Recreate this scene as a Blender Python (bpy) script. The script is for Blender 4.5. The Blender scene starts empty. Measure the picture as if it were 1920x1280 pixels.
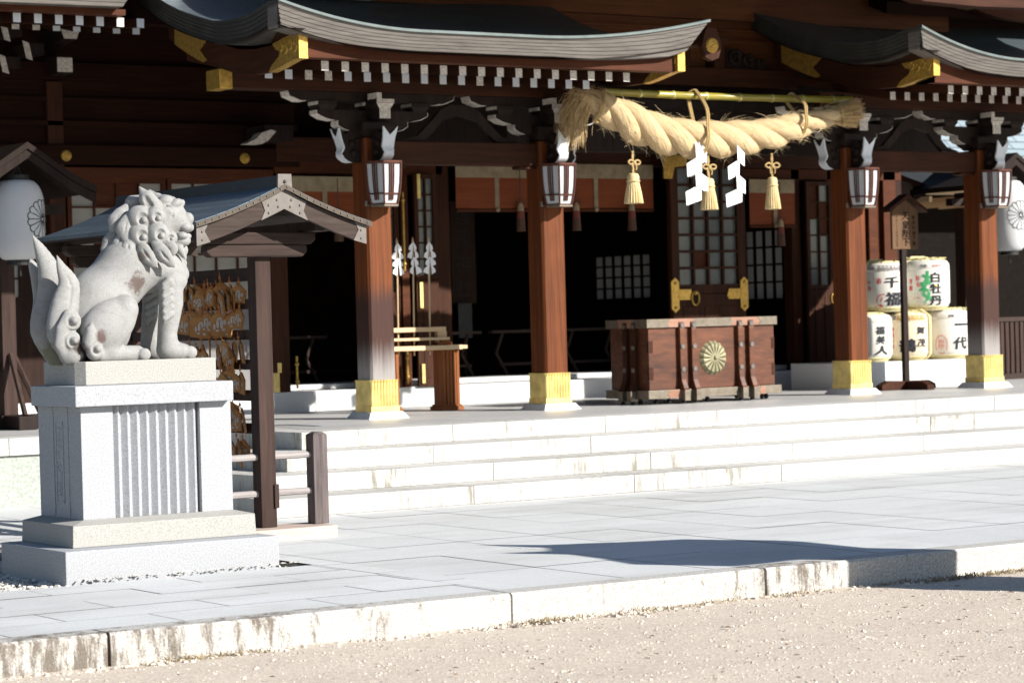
import bpy, bmesh, math, random
import numpy as np
from mathutils import Vector, Matrix, noise as mnoise

random.seed(7)
SC = bpy.context.scene
COL = SC.collection
R = math.radians

# ------------------------------------------------------------------ camera
cam_d = bpy.data.cameras.new("camera")
cam = bpy.data.objects.new("camera", cam_d)
COL.objects.link(cam)
YAW, PITCH, ROLL = 0.583786, -0.008239, -0.026839
fwd = Vector((math.sin(YAW) * math.cos(PITCH), math.cos(YAW) * math.cos(PITCH), math.sin(PITCH)))
r0 = Vector((math.cos(YAW), -math.sin(YAW), 0))
u0 = r0.cross(fwd)
rt = r0 * math.cos(ROLL) + u0 * math.sin(ROLL)
up = rt.cross(fwd)
mw = Matrix(((rt.x, up.x, -fwd.x, 0), (rt.y, up.y, -fwd.y, 0), (rt.z, up.z, -fwd.z, 1.75), (0, 0, 0, 1)))
cam.matrix_world = mw
cam_d.sensor_width = 36
cam_d.lens = 4729.93 / 1920 * 36
cam_d.clip_start = 0.1
cam_d.clip_end = 3000
cam_d.dof.use_dof = True
cam_d.dof.focus_distance = 17.2
cam_d.dof.aperture_fstop = 3.5
SC.camera = cam

# ------------------------------------------------------------------ world, sun, exposure
SUN_EL = R(27.0)
SUN_AZ = (0.508, -0.862)           # horizontal direction towards the sun
wd = bpy.data.worlds.new("World")
SC.world = wd
wd.use_nodes = True
nt = wd.node_tree
bg = nt.nodes["Background"]
sky = nt.nodes.new("ShaderNodeTexSky")
sky.sky_type = 'NISHITA'
sky.sun_disc = False
sky.sun_elevation = SUN_EL
sky.sun_rotation = math.atan2(SUN_AZ[0], SUN_AZ[1])
nt.links.new(sky.outputs[0], bg.inputs[0])
sky.ozone_density = 3.0
sky.dust_density = 0.6
bg.inputs[1].default_value = 0.062
sun_d = bpy.data.lights.new("sun", 'SUN')
sun_d.energy = 5.0
sun_d.angle = R(0.53)
sun_d.color = (1.0, 0.96, 0.90)
sun = bpy.data.objects.new("sun", sun_d)
COL.objects.link(sun)
sdir = Vector((SUN_AZ[0] * math.cos(SUN_EL), SUN_AZ[1] * math.cos(SUN_EL), math.sin(SUN_EL)))
sun.rotation_euler = sdir.to_track_quat('Z', 'Y').to_euler()
sun.location = (30, -40, 30)
SC.view_settings.view_transform = 'Standard'
SC.view_settings.look = 'None'
SC.view_settings.exposure = 0.86
SC.view_settings.gamma = 1.0

# ------------------------------------------------------------------ materials
MATS = {}


def base_mat(name):
    m = bpy.data.materials.new(name)
    m.use_nodes = True
    t = m.node_tree
    return m, t, t.nodes["Principled BSDF"]


def N(t, kind, **kw):
    n = t.nodes.new(kind)
    for k, v in kw.items():
        setattr(n, k, v)
    return n


def coords(t, scale=(1, 1, 1), kind='Object'):
    tc = N(t, "ShaderNodeTexCoord")
    mp = N(t, "ShaderNodeMapping")
    mp.inputs['Scale'].default_value = scale
    t.links.new(tc.outputs[kind], mp.inputs['Vector'])
    return mp.outputs[0]


def noise_tex(t, vec, scale, detail=4, rough=0.6):
    n = N(t, "ShaderNodeTexNoise")
    n.inputs['Scale'].default_value = scale
    n.inputs['Detail'].default_value = detail
    n.inputs['Roughness'].default_value = rough
    t.links.new(vec, n.inputs['Vector'])
    return n.outputs['Fac']


def ramp(t, fac, stops):
    r = N(t, "ShaderNodeValToRGB")
    el = r.color_ramp.elements
    el[0].position, el[0].color = stops[0][0], (*stops[0][1], 1)
    el[1].position, el[1].color = stops[-1][0], (*stops[-1][1], 1)
    for p, c in stops[1:-1]:
        e = el.new(p)
        e.color = (*c, 1)
    t.links.new(fac, r.inputs['Fac'])
    return r.outputs['Color']


def mixc(t, fac, a, b, mode='MIX'):
    m = N(t, "ShaderNodeMix", data_type='RGBA', blend_type=mode)
    if isinstance(fac, (int, float)):
        m.inputs[0].default_value = fac
    else:
        t.links.new(fac, m.inputs[0])
    for s, v in ((6, a), (7, b)):
        if isinstance(v, tuple):
            m.inputs[s].default_value = (*v[:3], 1)
        else:
            t.links.new(v, m.inputs[s])
    return m.outputs[2]


def math_n(t, op, a, b=0.0, clamp=False):
    m = N(t, "ShaderNodeMath", operation=op, use_clamp=clamp)
    for i, v in ((0, a), (1, b)):
        if isinstance(v, (int, float)):
            m.inputs[i].default_value = v
        else:
            t.links.new(v, m.inputs[i])
    return m.outputs[0]


def bump(t, bsdf, h, strength=0.3, dist=0.01):
    b = N(t, "ShaderNodeBump")
    b.inputs['Strength'].default_value = strength
    b.inputs['Distance'].default_value = dist
    t.links.new(h, b.inputs['Height'])
    t.links.new(b.outputs[0], bsdf.inputs['Normal'])


def wood(name, dark, light, grain=(30, 30, 2), rough=0.55, worn=None, worn_z=None, spec=0.14):
    m, t, b = base_mat(name)
    v = coords(t, grain)
    f1 = noise_tex(t, v, 1.0, 6, 0.65)
    fb = noise_tex(t, coords(t, tuple(g * 0.3 for g in grain)), 1.0, 5, 0.7)
    f1 = math_n(t, 'ADD', math_n(t, 'MULTIPLY', f1, 0.55), math_n(t, 'MULTIPLY', fb, 0.45))
    c = ramp(t, f1, [(0.34, dark), (0.66, light)])
    v2 = coords(t, (1, 1, 1))
    f2 = noise_tex(t, v2, 1.6, 3)
    c = mixc(t, math_n(t, 'MULTIPLY', f2, 0.55), c, tuple(x * 0.55 for x in dark))
    if worn:
        tc = N(t, "ShaderNodeTexCoord")
        sp = N(t, "ShaderNodeSeparateXYZ")
        t.links.new(tc.outputs['Object'], sp.inputs[0])
        z = sp.outputs['Z']
        for col, z0, z1 in worn:
            a = N(t, "ShaderNodeMapRange")
            a.interpolation_type = 'SMOOTHSTEP'
            t.links.new(math_n(t, 'ADD', z, math_n(t, 'MULTIPLY', math_n(t, 'SUBTRACT', f1, 0.5), 0.5)), a.inputs[0])
            a.inputs[1].default_value = z0
            a.inputs[2].default_value = z1
            a.inputs[3].default_value = 0.92
            a.inputs[4].default_value = 0.0
            c = mixc(t, a.outputs[0], c, col)
    t.links.new(c, b.inputs['Base Color'])
    b.inputs['Roughness'].default_value = rough
    b.inputs['Specular IOR Level'].default_value = spec
    bump(t, b, f1, 0.35, 0.004)
    MATS[name] = m
    return m


def granite(name, a, bcol, speck=140, big=1.5, rough=0.75, stain=None, bstr=0.25, spec=0.35, vary=True, bias=None):
    m, t, b = base_mat(name)
    v = coords(t)
    s = noise_tex(t, v, speck, 2, 0.9)
    c = ramp(t, s, [(0.36, bcol), (0.5, tuple((x + y) / 2 for x, y in zip(a, bcol))), (0.62, a)])
    f = noise_tex(t, v, big, 4)
    c = mixc(t, math_n(t, 'MULTIPLY', math_n(t, 'SUBTRACT', f, 0.35, True), 0.8), c, tuple(x * 0.72 for x in a))
    if vary:
        at = N(t, "ShaderNodeAttribute")
        at.attribute_name = "tone"
        c = mixc(t, at.outputs['Fac'], c, tuple(x * 0.55 for x in a))
    if stain:
        col, sc, lo, hi, stretch = stain
        v2 = coords(t, stretch)
        f2 = noise_tex(t, v2, sc, 6, 0.72)
        v3 = coords(t, (1, 1, 1))
        f3 = noise_tex(t, v3, 0.55, 2)
        mr = N(t, "ShaderNodeMapRange")
        fs_ = math_n(t, 'ADD', f2, math_n(t, 'MULTIPLY', math_n(t, 'SUBTRACT', f3, 0.5), 0.7))
        if bias:          # older, dirtier blocks towards one end
            sp = N(t, "ShaderNodeSeparateXYZ")
            t.links.new(v3, sp.inputs[0])
            dx_ = math_n(t, 'ABSOLUTE', math_n(t, 'SUBTRACT', sp.outputs['X'], bias[0]))
            fs_ = math_n(t, 'SUBTRACT', fs_, math_n(t, 'MINIMUM', math_n(t, 'MULTIPLY', dx_, bias[1]), 0.14))
        t.links.new(fs_, mr.inputs[0])
        mr.inputs[1].default_value = lo
        mr.inputs[2].default_value = hi
        c = mixc(t, math_n(t, 'MULTIPLY', mr.outputs[0], 0.85), c, col)
    t.links.new(c, b.inputs['Base Color'])
    b.inputs['Roughness'].default_value = rough
    b.inputs['Specular IOR Level'].default_value = spec
    bump(t, b, s, bstr, 0.006)
    MATS[name] = m
    return m


def plain(name, col, rough=0.5, metal=0.0, var=0.15, sc=18, bstr=0.1, spec=0.4, stretch=(1, 1, 1)):
    m, t, b = base_mat(name)
    v = coords(t, stretch)
    f = noise_tex(t, v, sc, 5)
    c = ramp(t, f, [(0.3, tuple(x * (1 - var) for x in col)), (0.7, tuple(min(1, x * (1 + var)) for x in col))])
    t.links.new(c, b.inputs['Base Color'])
    b.inputs['Roughness'].default_value = rough
    b.inputs['Metallic'].default_value = metal
    b.inputs['Specular IOR Level'].default_value = spec
    if bstr:
        bump(t, b, f, bstr, 0.004)
    MATS[name] = m
    return m


WOOD = wood("shrine_wood_vertical", (0.026, 0.009, 0.004), (0.082, 0.028, 0.0115), rough=0.65)
WOODX = wood("shrine_wood_horizontal", (0.026, 0.0085, 0.004), (0.08, 0.027, 0.0115), (2, 30, 30), 0.65)
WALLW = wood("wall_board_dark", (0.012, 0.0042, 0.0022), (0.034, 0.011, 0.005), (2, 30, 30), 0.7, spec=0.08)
WOODY = wood("shrine_wood_depthwise", (0.026, 0.0085, 0.004), (0.075, 0.026, 0.011), (30, 2, 30), 0.65)
WOODRED = wood("red_brown_board", (0.05, 0.014, 0.005), (0.115, 0.034, 0.0125), (3, 30, 30), 0.65)
COLWOOD_W = wood("column_wood_weathered", (0.07, 0.02, 0.006), (0.25, 0.072, 0.020), (42, 42, 1.2),
                 worn=[((0.045, 0.022, 0.018), 1.95, 2.2), ((0.29, 0.27, 0.255), 1.22, 1.62)])
COLWOOD = wood("column_wood", (0.055, 0.016, 0.005), (0.24, 0.068, 0.019), (42, 42, 1.2))
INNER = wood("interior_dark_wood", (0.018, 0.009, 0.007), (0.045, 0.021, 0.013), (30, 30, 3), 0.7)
BLACKW = wood("black_stained_wood", (0.012, 0.008, 0.007), (0.04, 0.024, 0.018), (30, 30, 3), 0.6)
GREYW = wood("weathered_grey_wood", (0.032, 0.022, 0.018), (0.095, 0.07, 0.058), (3, 40, 40), 0.8)
RACKW = wood("weathered_brown_post", (0.03, 0.018, 0.015), (0.085, 0.052, 0.042), (40, 40, 2), 0.75)
RACKX = wood("weathered_brown_beam", (0.028, 0.018, 0.015), (0.08, 0.054, 0.044), (3, 40, 40), 0.75)
GREYV = wood("weathered_grey_post", (0.06, 0.046, 0.043), (0.24, 0.20, 0.195), (40, 40, 2), 0.8)
PLANK = wood("gable_plank", (0.07, 0.024, 0.009), (0.19, 0.068, 0.025), (1.5, 30, 30), 0.6)
RAILW = wood("pale_grey_rail", (0.25, 0.22, 0.21), (0.5, 0.46, 0.45), (3, 50, 50), 0.8)
SLEEPW = wood("bleached_timber", (0.42, 0.32, 0.27), (0.66, 0.55, 0.48), (4, 30, 30), 0.85)
TABLEW = wood("orange_cypress", (0.20, 0.062, 0.018), (0.34, 0.125, 0.04), (30, 30, 3), 0.5)
PALEW = wood("pale_cypress", (0.58, 0.40, 0.22), (0.75, 0.56, 0.35), (3, 30, 30), 0.55)
BOXW = wood("zelkova_burl", (0.045, 0.0145, 0.0065), (0.19, 0.064, 0.027), (4, 12, 24), 0.45, spec=0.3)
EMAW = wood("plaque_wood", (0.30, 0.125, 0.035), (0.52, 0.25, 0.08), (2, 3, 40), 0.6)
SIGNW = wood("sign_board_wood", (0.10, 0.055, 0.028), (0.18, 0.105, 0.056), (40, 40, 3), 0.65)
STONE = granite("pale_granite", (0.72, 0.72, 0.71), (0.52, 0.52, 0.51), 85, 1.2)
STEPST = granite("step_granite", (0.62, 0.605, 0.57), (0.44, 0.43, 0.40), 85, 1.1,
                 stain=((0.17, 0.155, 0.12), 14, 0.50, 0.66, (1, 1, 0.16)), bias=(12.8, 0.03))
KERBST = granite("kerb_granite", (0.66, 0.64, 0.60), (0.28, 0.265, 0.235), 75, 1.1,
                 stain=((0.10, 0.075, 0.052), 11, 0.44, 0.56, (1, 1, 0.24)), bstr=0.9, bias=(4.8, 0.026))
PAVEST = granite("paving_granite", (0.68, 0.69, 0.68), (0.54, 0.55, 0.545), 90, 0.9, 0.62, spec=0.3,
                 stain=((0.43, 0.425, 0.40), 1.6, 0.46, 0.86, (0.5, 1.6, 1)))
FLOORST = granite("porch_floor_stone", (0.56, 0.555, 0.54), (0.42, 0.415, 0.41), 70, 0.8, 0.42, spec=0.4)
GREENST = granite("mossy_granite", (0.40, 0.42, 0.38), (0.25, 0.28, 0.24), 45, 1.4,
                  stain=((0.08, 0.10, 0.07), 3.0, 0.70, 0.86, (1, 1, 0.6)), vary=False)
PEDST = granite("pedestal_granite", (0.43, 0.44, 0.455), (0.24, 0.245, 0.26), 120, 2.4, 0.7, bstr=0.3)
PEDTOP = granite("pedestal_granite_warm", (0.42, 0.41, 0.38), (0.25, 0.242, 0.22), 120, 2.2, 0.8,
                 stain=((0.13, 0.12, 0.09), 6, 0.66, 0.86, (1, 1, 0.3)))
GROUT = plain("joint_grey", (0.20, 0.19, 0.17), 0.95, var=0.4)
WHITEP = plain("white_paint", (0.62, 0.65, 0.68), 0.6, var=0.06, sc=9)
WHITEW = plain("worn_white_paint", (0.55, 0.50, 0.44), 0.7, var=0.35, sc=35)
GOLD = plain("gilt_metal", (0.52, 0.32, 0.07), 0.38, 0.6, 0.3, 26, 0.9)
GOLDY = plain("bright_brass", (0.70, 0.54, 0.19), 0.42, 0.45, 0.28, 7, 0.25)
BRONZE = plain("grey_bronze", (0.155, 0.13, 0.098), 0.5, 0.5, 0.25, 14, 0.15)
BRONZEG = plain("pale_green_bronze", (0.25, 0.23, 0.135), 0.55, 0.3, 0.2, 14, 0.15)
IRON = plain("dark_iron", (0.03, 0.03, 0.03), 0.5, 0.5)
LANTB = wood("lantern_stand_dark", (0.012, 0.007, 0.005), (0.032, 0.019, 0.014), (30, 30, 3), 0.7)
RUBBER = plain("black_caster", (0.012, 0.012, 0.012), 0.6)
GALV = plain("grey_plate", (0.125, 0.11, 0.097), 0.5, 0.3, 0.15)
COPPERF = plain("fascia_copper", (0.125, 0.11, 0.096), 0.55, 0.15, 0.3, 5, 0.1, stretch=(0.6, 3, 8))
COPPERD = plain("verge_copper_shaded", (0.035, 0.035, 0.03), 0.6, 0.2, 0.3, 5)  # fascia copper with the verge's shade put into the colour
EDGECU = plain("patina_edge", (0.15, 0.18, 0.175), 0.45, 0.2, 0.15, 8)
PAPER = plain("lantern_paper", (0.50, 0.505, 0.51), 0.8, var=0.03, sc=6, bstr=0)
SHIDE = plain("folded_white_paper", (0.86, 0.86, 0.86), 0.8, var=0.02, sc=6, bstr=0)
INK = plain("black_ink", (0.012, 0.014, 0.022), 0.7, var=0.2)
REDINK = plain("red_ink", (0.55, 0.05, 0.05), 0.7, var=0.2)
PINKINK = plain("faded_red_ink", (0.62, 0.20, 0.18), 0.7, var=0.2)
GREENINK = plain("green_ink", (0.05, 0.33, 0.12), 0.7, var=0.2)
YELINK = plain("yellow_ink", (0.80, 0.60, 0.05), 0.7, var=0.1)
GREYINK = plain("grey_ink", (0.22, 0.20, 0.20), 0.7, var=0.4, sc=40)
OCHREINK = plain("ochre_ink", (0.42, 0.27, 0.10), 0.7, var=0.4, sc=40)
DULLINK = plain("faded_ink", (0.006, 0.005, 0.005), 0.9, var=0.2, spec=0.05)
WRAP = plain("straw_wrap_white", (0.60, 0.585, 0.53), 0.75, var=0.06, sc=60, bstr=0.3, stretch=(1, 1, 0.15))
WRAPTAN = plain("straw_wrap_tan", (0.66, 0.56, 0.40), 0.8, var=0.15, sc=60, bstr=0.35, stretch=(1, 1, 0.15))
ROPEC = plain("barrel_rope", (0.64, 0.56, 0.30), 0.85, var=0.25, sc=90, bstr=0.5)
STRAWC = plain("straw_cord", (0.40, 0.28, 0.12), 0.9, var=0.3, sc=120, bstr=0.5)
STRAWL = plain("tassel_straw", (0.62, 0.48, 0.25), 0.85, var=0.25, sc=80, bstr=0.4, stretch=(1, 1, 0.08))
ORANGEC = plain("orange_cord", (0.42, 0.15, 0.035), 0.7, var=0.2)
BAMBOO = plain("green_bamboo", (0.26, 0.22, 0.03), 0.32, var=0.22, sc=6, bstr=0.05, spec=0.5, stretch=(0.7, 4, 4))
REDTASSEL = plain("faded_red_silk", (0.20, 0.05, 0.035), 0.7, var=0.3, sc=60, stretch=(1, 1, 0.1))
BROWNTASSEL = plain("brown_silk", (0.10, 0.05, 0.03), 0.7, var=0.3, sc=60, stretch=(1, 1, 0.1))
PALETASSEL = plain("pale_silk", (0.42, 0.32, 0.20), 0.7, var=0.3, sc=60)
LEAFY = plain("dry_weed", (0.30, 0.24, 0.14), 0.8, var=0.5, sc=20)
PRINT = plain("white_stencil", (0.40, 0.36, 0.32), 0.8, var=0.1)
# ------------------------------------------------------------------ mesh helpers
class MB:
    def __init__(self):
        self.v, self.f, self.m, self.uv = [], [], [], {}

    def add(self, vs, fs, m=0):
        o = len(self.v)
        self.v += [tuple(p) for p in vs]
        for f in fs:
            self.f.append([i + o for i in f])
            self.m.append(m)

    def box(self, x0, x1, y0, y1, z0, z1, m=0):
        self.add([(x0, y0, z0), (x1, y0, z0), (x1, y1, z0), (x0, y1, z0), (x0, y0, z1), (x1, y0, z1), (x1, y1, z1), (x0, y1, z1)],
                 [(3, 2, 1, 0), (4, 5, 6, 7), (0, 1, 5, 4), (1, 2, 6, 5), (2, 3, 7, 6), (3, 0, 4, 7)], m)

    def hexa(self, p, m=0):            # 8 corners: bottom loop then top loop
        self.add(p, [(3, 2, 1, 0), (4, 5, 6, 7), (0, 1, 5, 4), (1, 2, 6, 5), (2, 3, 7, 6), (3, 0, 4, 7)], m)

    def frustum(self, cx, cy, z0, z1, hx0, hy0, hx1, hy1, m=0):
        self.hexa([(cx - hx0, cy - hy0, z0), (cx + hx0, cy - hy0, z0), (cx + hx0, cy + hy0, z0), (cx - hx0, cy + hy0, z0),
                   (cx - hx1, cy - hy1, z1), (cx + hx1, cy - hy1, z1), (cx + hx1, cy + hy1, z1), (cx - hx1, cy + hy1, z1)], m)

    def prism(self, poly, axis, a0, a1, m=0, mcap=None):
        n = len(poly)

        def p3(p, a):
            return {'x': (a, p[0], p[1]), 'y': (p[0], a, p[1]), 'z': (p[0], p[1], a)}[axis]
        vs = [p3(p, a0) for p in poly] + [p3(p, a1) for p in poly]
        o = len(self.v)
        self.v += vs
        mc = m if mcap is None else mcap
        self.f.append([o + i for i in range(n)])
        self.m.append(mc)
        self.f.append([o + n + i for i in reversed(range(n))])
        self.m.append(mc)
        for i in range(n):
            j = (i + 1) % n
            self.f.append([o + i, o + n + i, o + n + j, o + j])
            self.m.append(m)

    def tube(self, pts, rad, n=8, m=0, caps=True, flat=None):
        pts = [Vector(p) for p in pts]
        if isinstance(rad, (int, float)):
            rad = [rad] * len(pts)
        o = len(self.v)
        ref = None
        for i, p in enumerate(pts):
            d = (pts[min(i + 1, len(pts) - 1)] - pts[max(i - 1, 0)]).normalized()
            if ref is None:
                ref = Vector((0, 0, 1)) if abs(d.z) < 0.9 else Vector((1, 0, 0))
            s = d.cross(ref)
            if s.length < 1e-6:
                s = d.cross(Vector((0.3, 1, 0)))
            s.normalize()
            t = s.cross(d).normalized()
            ref = t
            for k in range(n):
                a = 2 * math.pi * k / n
                self.v.append(tuple(p + (s * math.cos(a) + t * math.sin(a)) * rad[i]))
        for i in range(len(pts) - 1):
            for k in range(n):
                a, b = o + i * n + k, o + i * n + (k + 1) % n
                self.f.append([a, b, b + n, a + n])
                self.m.append(m)
        if caps:
            self.f.append([o + k for k in reversed(range(n))])
            self.f.append([o + (len(pts) - 1) * n + k for k in range(n)])
            self.m += [m, m]

    def lathe(self, prof, cx, cy, n=24, m=0, sq=None):
        o = len(self.v)
        for r, z in prof:
            for k in range(n):
                a = 2 * math.pi * k / n
                self.v.append((cx + r * math.cos(a), cy + r * math.sin(a), z))
        for i in range(len(prof) - 1):
            for k in range(n):
                a, b = o + i * n + k, o + i * n + (k + 1) % n
                self.f.append([a, b, b + n, a + n])
                self.m.append(m)
        self.f.append([o + k for k in reversed(range(n))])
        self.f.append([o + (len(prof) - 1) * n + k for k in range(n)])
        self.m += [m, m]

    def ball(self, c, r, n=12, m=0, sc=(1, 1, 1)):
        o = len(self.v)
        rows = n // 2
        for i in range(rows + 1):
            th = math.pi * i / rows
            for k in range(n):
                a = 2 * math.pi * k / n
                self.v.append((c[0] + r * sc[0] * math.sin(th) * math.cos(a), c[1] + r * sc[1] * math.sin(th) * math.sin(a), c[2] + r * sc[2] * math.cos(th)))
        for i in range(rows):
            for k in range(n):
                a, b = o + i * n + k, o + i * n + (k + 1) % n
                self.f.append([a, a + n, b + n, b])
                self.m.append(m)

    def grid(self, rows, m=0, flip=False):
        o = len(self.v)
        w = len(rows[0])
        for r in rows:
            self.v += [tuple(p) for p in r]
        for i in range(len(rows) - 1):
            for k in range(w - 1):
                a = o + i * w + k
                f = [a, a + 1, a + w + 1, a + w]
                self.f.append(f[::-1] if flip else f)
                self.m.append(m)

    def build_each(self, name, mats, parent=None, **kw):
        """one object per separate piece"""
        par = list(range(len(self.v)))

        def find(a):
            while par[a] != a:
                par[a] = par[par[a]]
                a = par[a]
            return a
        for f in self.f:
            for i in f[1:]:
                par[find(i)] = find(f[0])
        groups = {}
        for f, m in zip(self.f, self.m):
            groups.setdefault(find(f[0]), []).append((f, m))
        out = []
        for g in groups.values():
            mb2 = MB()
            ids = sorted({i for f, _ in g for i in f})
            mp = {i: k for k, i in enumerate(ids)}
            mb2.v = [self.v[i] for i in ids]
            mb2.f = [[mp[i] for i in f] for f, _ in g]
            mb2.m = [m for _, m in g]
            out.append(mb2.build(name, mats, parent, **kw))
        return out

    def build(self, name, mats, parent=None, smooth=False, bevel=0.0, tone=None, recalc=True):
        me = bpy.data.meshes.new(name)
        me.from_pydata(self.v, [], self.f)
        mats = mats if isinstance(mats, (list, tuple)) else [mats]
        for mt in mats:
            me.materials.append(mt)
        me.polygons.foreach_set("material_index", self.m)
        if recalc:
            bm = bmesh.new()
            bm.from_mesh(me)
            bmesh.ops.recalc_face_normals(bm, faces=bm.faces)
            bm.to_mesh(me)
            bm.free()
        if smooth:
            me.polygons.foreach_set("use_smooth", [True] * len(me.polygons))
            if smooth != 'all':
                try:
                    me.set_sharp_from_angle(angle=R(40))
                except Exception:
                    pass
        if tone is not None:
            at = me.attributes.new("tone", 'FLOAT', 'FACE')
            at.data.foreach_set("value", tone)
        me.update()
        ob = bpy.data.objects.new(name, me)
        COL.objects.link(ob)
        if parent is not None:
            ob.parent = parent
            root = parent
            off = Vector((0, 0, 0))
            while root is not None:
                off += root.location
                root = root.parent
            ob.location = -off
        if bevel:
            b = ob.modifiers.new("edge_round", 'BEVEL')
            b.width = bevel
            b.segments = 2
            b.limit_method = 'ANGLE'
            b.angle_limit = R(35)
        return ob


def tag(o, label=None, cat=None, group=None, kind=None):
    if label:
        o['label'] = label
    if cat:
        o['category'] = cat
    if group:
        o['group'] = group
    if kind:
        o['kind'] = kind
    return o


def thing(name, loc, label, cat, group=None):
    o = bpy.data.objects.new(name, None)
    o.empty_display_size = 0.1
    o.location = loc
    COL.objects.link(o)
    return tag(o, label, cat, group)


def kids(o):
    return [c for c in bpy.data.objects if c.parent is o]


def dup(root, loc, label=None, rotz=None):
    """copy a thing with its parts and sub-parts"""
    r = root.copy()
    COL.objects.link(r)
    r.location = loc
    if rotz is not None:
        r.rotation_euler = (0, 0, rotz)
    if label:
        r['label'] = label
    for ch in kids(root):
        c = ch.copy()
        COL.objects.link(c)
        c.parent = r
        for g in kids(ch):
            d = g.copy()
            COL.objects.link(d)
            d.parent = c
    return r


def dup_part(ch, parent, shift):
    """copy one part (with its sub-parts) moved by shift"""
    c = ch.copy()
    COL.objects.link(c)
    c.parent = parent
    c.location = ch.location + Vector(shift)
    for g in kids(ch):
        d = g.copy()
        COL.objects.link(d)
        d.parent = c
    return c


def structure(o):
    o['kind'] = 'structure'
    return o


def lerp(a, b, t):
    return a + (b - a) * t


def interp(x, pts):
    if x <= pts[0][0]:
        return pts[0][1]
    for (x0, y0), (x1, y1) in zip(pts, pts[1:]):
        if x <= x1:
            return lerp(y0, y1, (x - x0) / (x1 - x0))
    return pts[-1][1]


def smooth_path(pts, n=6):
    """Catmull-Rom through points"""
    P = [Vector(p) for p in pts]
    P = [2 * P[0] - P[1]] + P + [2 * P[-1] - P[-2]]
    out = []
    for i in range(1, len(P) - 2):
        for k in range(n):
            t = k / n
            a, b, c, d = P[i - 1], P[i], P[i + 1], P[i + 2]
            out.append(0.5 * ((2 * b) + (c - a) * t + (2 * a - 5 * b + 4 * c - d) * t * t + (3 * b - a - 3 * c + d) * t ** 3))
    out.append(P[-2])
    return out


_gl = {}


def glyph(ch, bold=0.018):
    """flat mesh of one written character, centred, em height 1"""
    if (ch, bold) in _gl:
        return _gl[(ch, bold)]
    c = bpy.data.curves.new('g', 'FONT')
    c.body = ch
    c.offset = bold
    c.resolution_u = 2
    o = bpy.data.objects.new('g', c)
    COL.objects.link(o)
    bpy.context.view_layer.update()
    me = bpy.data.meshes.new_from_object(o)
    bm = bmesh.new()
    bm.from_mesh(me)
    bmesh.ops.triangulate(bm, faces=bm.faces)
    for _ in range(2):
        es = [e for e in bm.edges if e.calc_length() > 0.16]
        if es:
            bmesh.ops.subdivide_edges(bm, edges=es, cuts=1)
            bmesh.ops.triangulate(bm, faces=bm.faces)
    vs = [(v.co.x, v.co.y) for v in bm.verts]
    bm.verts.index_update()
    fs = [[v.index for v in f.verts] for f in bm.faces]
    bm.free()
    bpy.data.objects.remove(o)
    bpy.data.meshes.remove(me)
    if vs:
        cx = (min(v[0] for v in vs) + max(v[0] for v in vs)) / 2
        cy = (min(v[1] for v in vs) + max(v[1] for v in vs)) / 2
        vs = [(a - cx, b - cy) for a, b in vs]
    _gl[(ch, bold)] = (vs, fs)
    return vs, fs


def write(mb, ch, fn, cx, cy, w, h, m=0, bold=0.018, shear=0.0):
    """put a character: fn maps (u, v) metres to a 3-D point"""
    vs, fs = glyph(ch, 0.0)
    if bold < 0.015:
        mb.add([fn(cx + (a + shear * b) * w, cy + b * h) for a, b in vs], fs, m)
        return
    for i, (dx, dy) in enumerate(((0, 0), (bold * 0.9, 0), (-bold * 0.9, 0), (0, bold * 0.5), (0, -bold * 0.5))):
        mb.add([fn(cx + (a + dx + shear * b) * w, cy + (b + dy) * h, 0.003 + 0.0006 * i) for a, b in vs], fs, m)


def outline_petals(n, r0, r1, seg=5):
    """chrysanthemum outline strokes in 2-D: list of polylines"""
    lines = []
    st = 2 * math.pi / n
    for k in range(n):
        a0, a1 = k * st, (k + 1) * st
        lines.append([(r0 * math.cos(a0), r0 * math.sin(a0)), (r1 * 0.90 * math.cos(a0), r1 * 0.90 * math.sin(a0))])
        arc = []
        for j in range(seg + 1):
            t = j / seg
            a = lerp(a0, a1, t)
            r = r1 * (0.90 + 0.10 * math.sin(math.pi * t) ** 0.7)
            arc.append((r * math.cos(a), r * math.sin(a)))
        lines.append(arc)
    lines.append([(r0 * math.cos(i * st), r0 * math.sin(i * st)) for i in range(n + 1)])
    return lines


def ribbon2d(mb, line, w, fn, m=0):
    for (a, b) in zip(line, line[1:]):
        d = Vector((b[0] - a[0], b[1] - a[1]))
        if d.length < 1e-6:
            continue
        d.normalize()
        nx, ny = -d.y * w / 2, d.x * w / 2
        ex, ey = d.x * w * 0.3, d.y * w * 0.3
        mb.add([fn(a[0] + nx - ex, a[1] + ny - ey), fn(a[0] - nx - ex, a[1] - ny - ey), fn(b[0] - nx + ex, b[1] - ny + ey), fn(b[0] + nx + ex, b[1] + ny + ey)], [(0, 1, 2, 3)], m)


def crest(mb, c, rad, th, axis='-y', n=16, m=0):
    """domed chrysanthemum crest with n petals, facing -y (or -x)"""
    NA, NR = n * 8, 5
    rows = []
    for i in range(NR + 1):
        t = i / NR
        row = []
        for k in range(NA + 1):
            a = 2 * math.pi * k / NA
            ph = abs(math.sin(n * a / 2))
            r = rad * t * (1 if i < NR else (0.93 + 0.07 * ph))
            h = th * (0.45 + 0.55 * ph ** 0.3) * (1 - 0.25 * t ** 2) if t > 0.2 else th
            if i == NR:
                h = 0
            u, v = r * math.cos(a), r * math.sin(a)
            row.append((c[0] + u, c[1] - h, c[2] + v) if axis == '-y' else (c[0] - h, c[1] - u, c[2] + v))
        rows.append(row)
    mb.grid(rows, m)
    k = (c[0], c[1] - th, c[2]) if axis == '-y' else (c[0] - th, c[1], c[2])
    mb.ball(k, rad * 0.13, 12, m)
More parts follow.
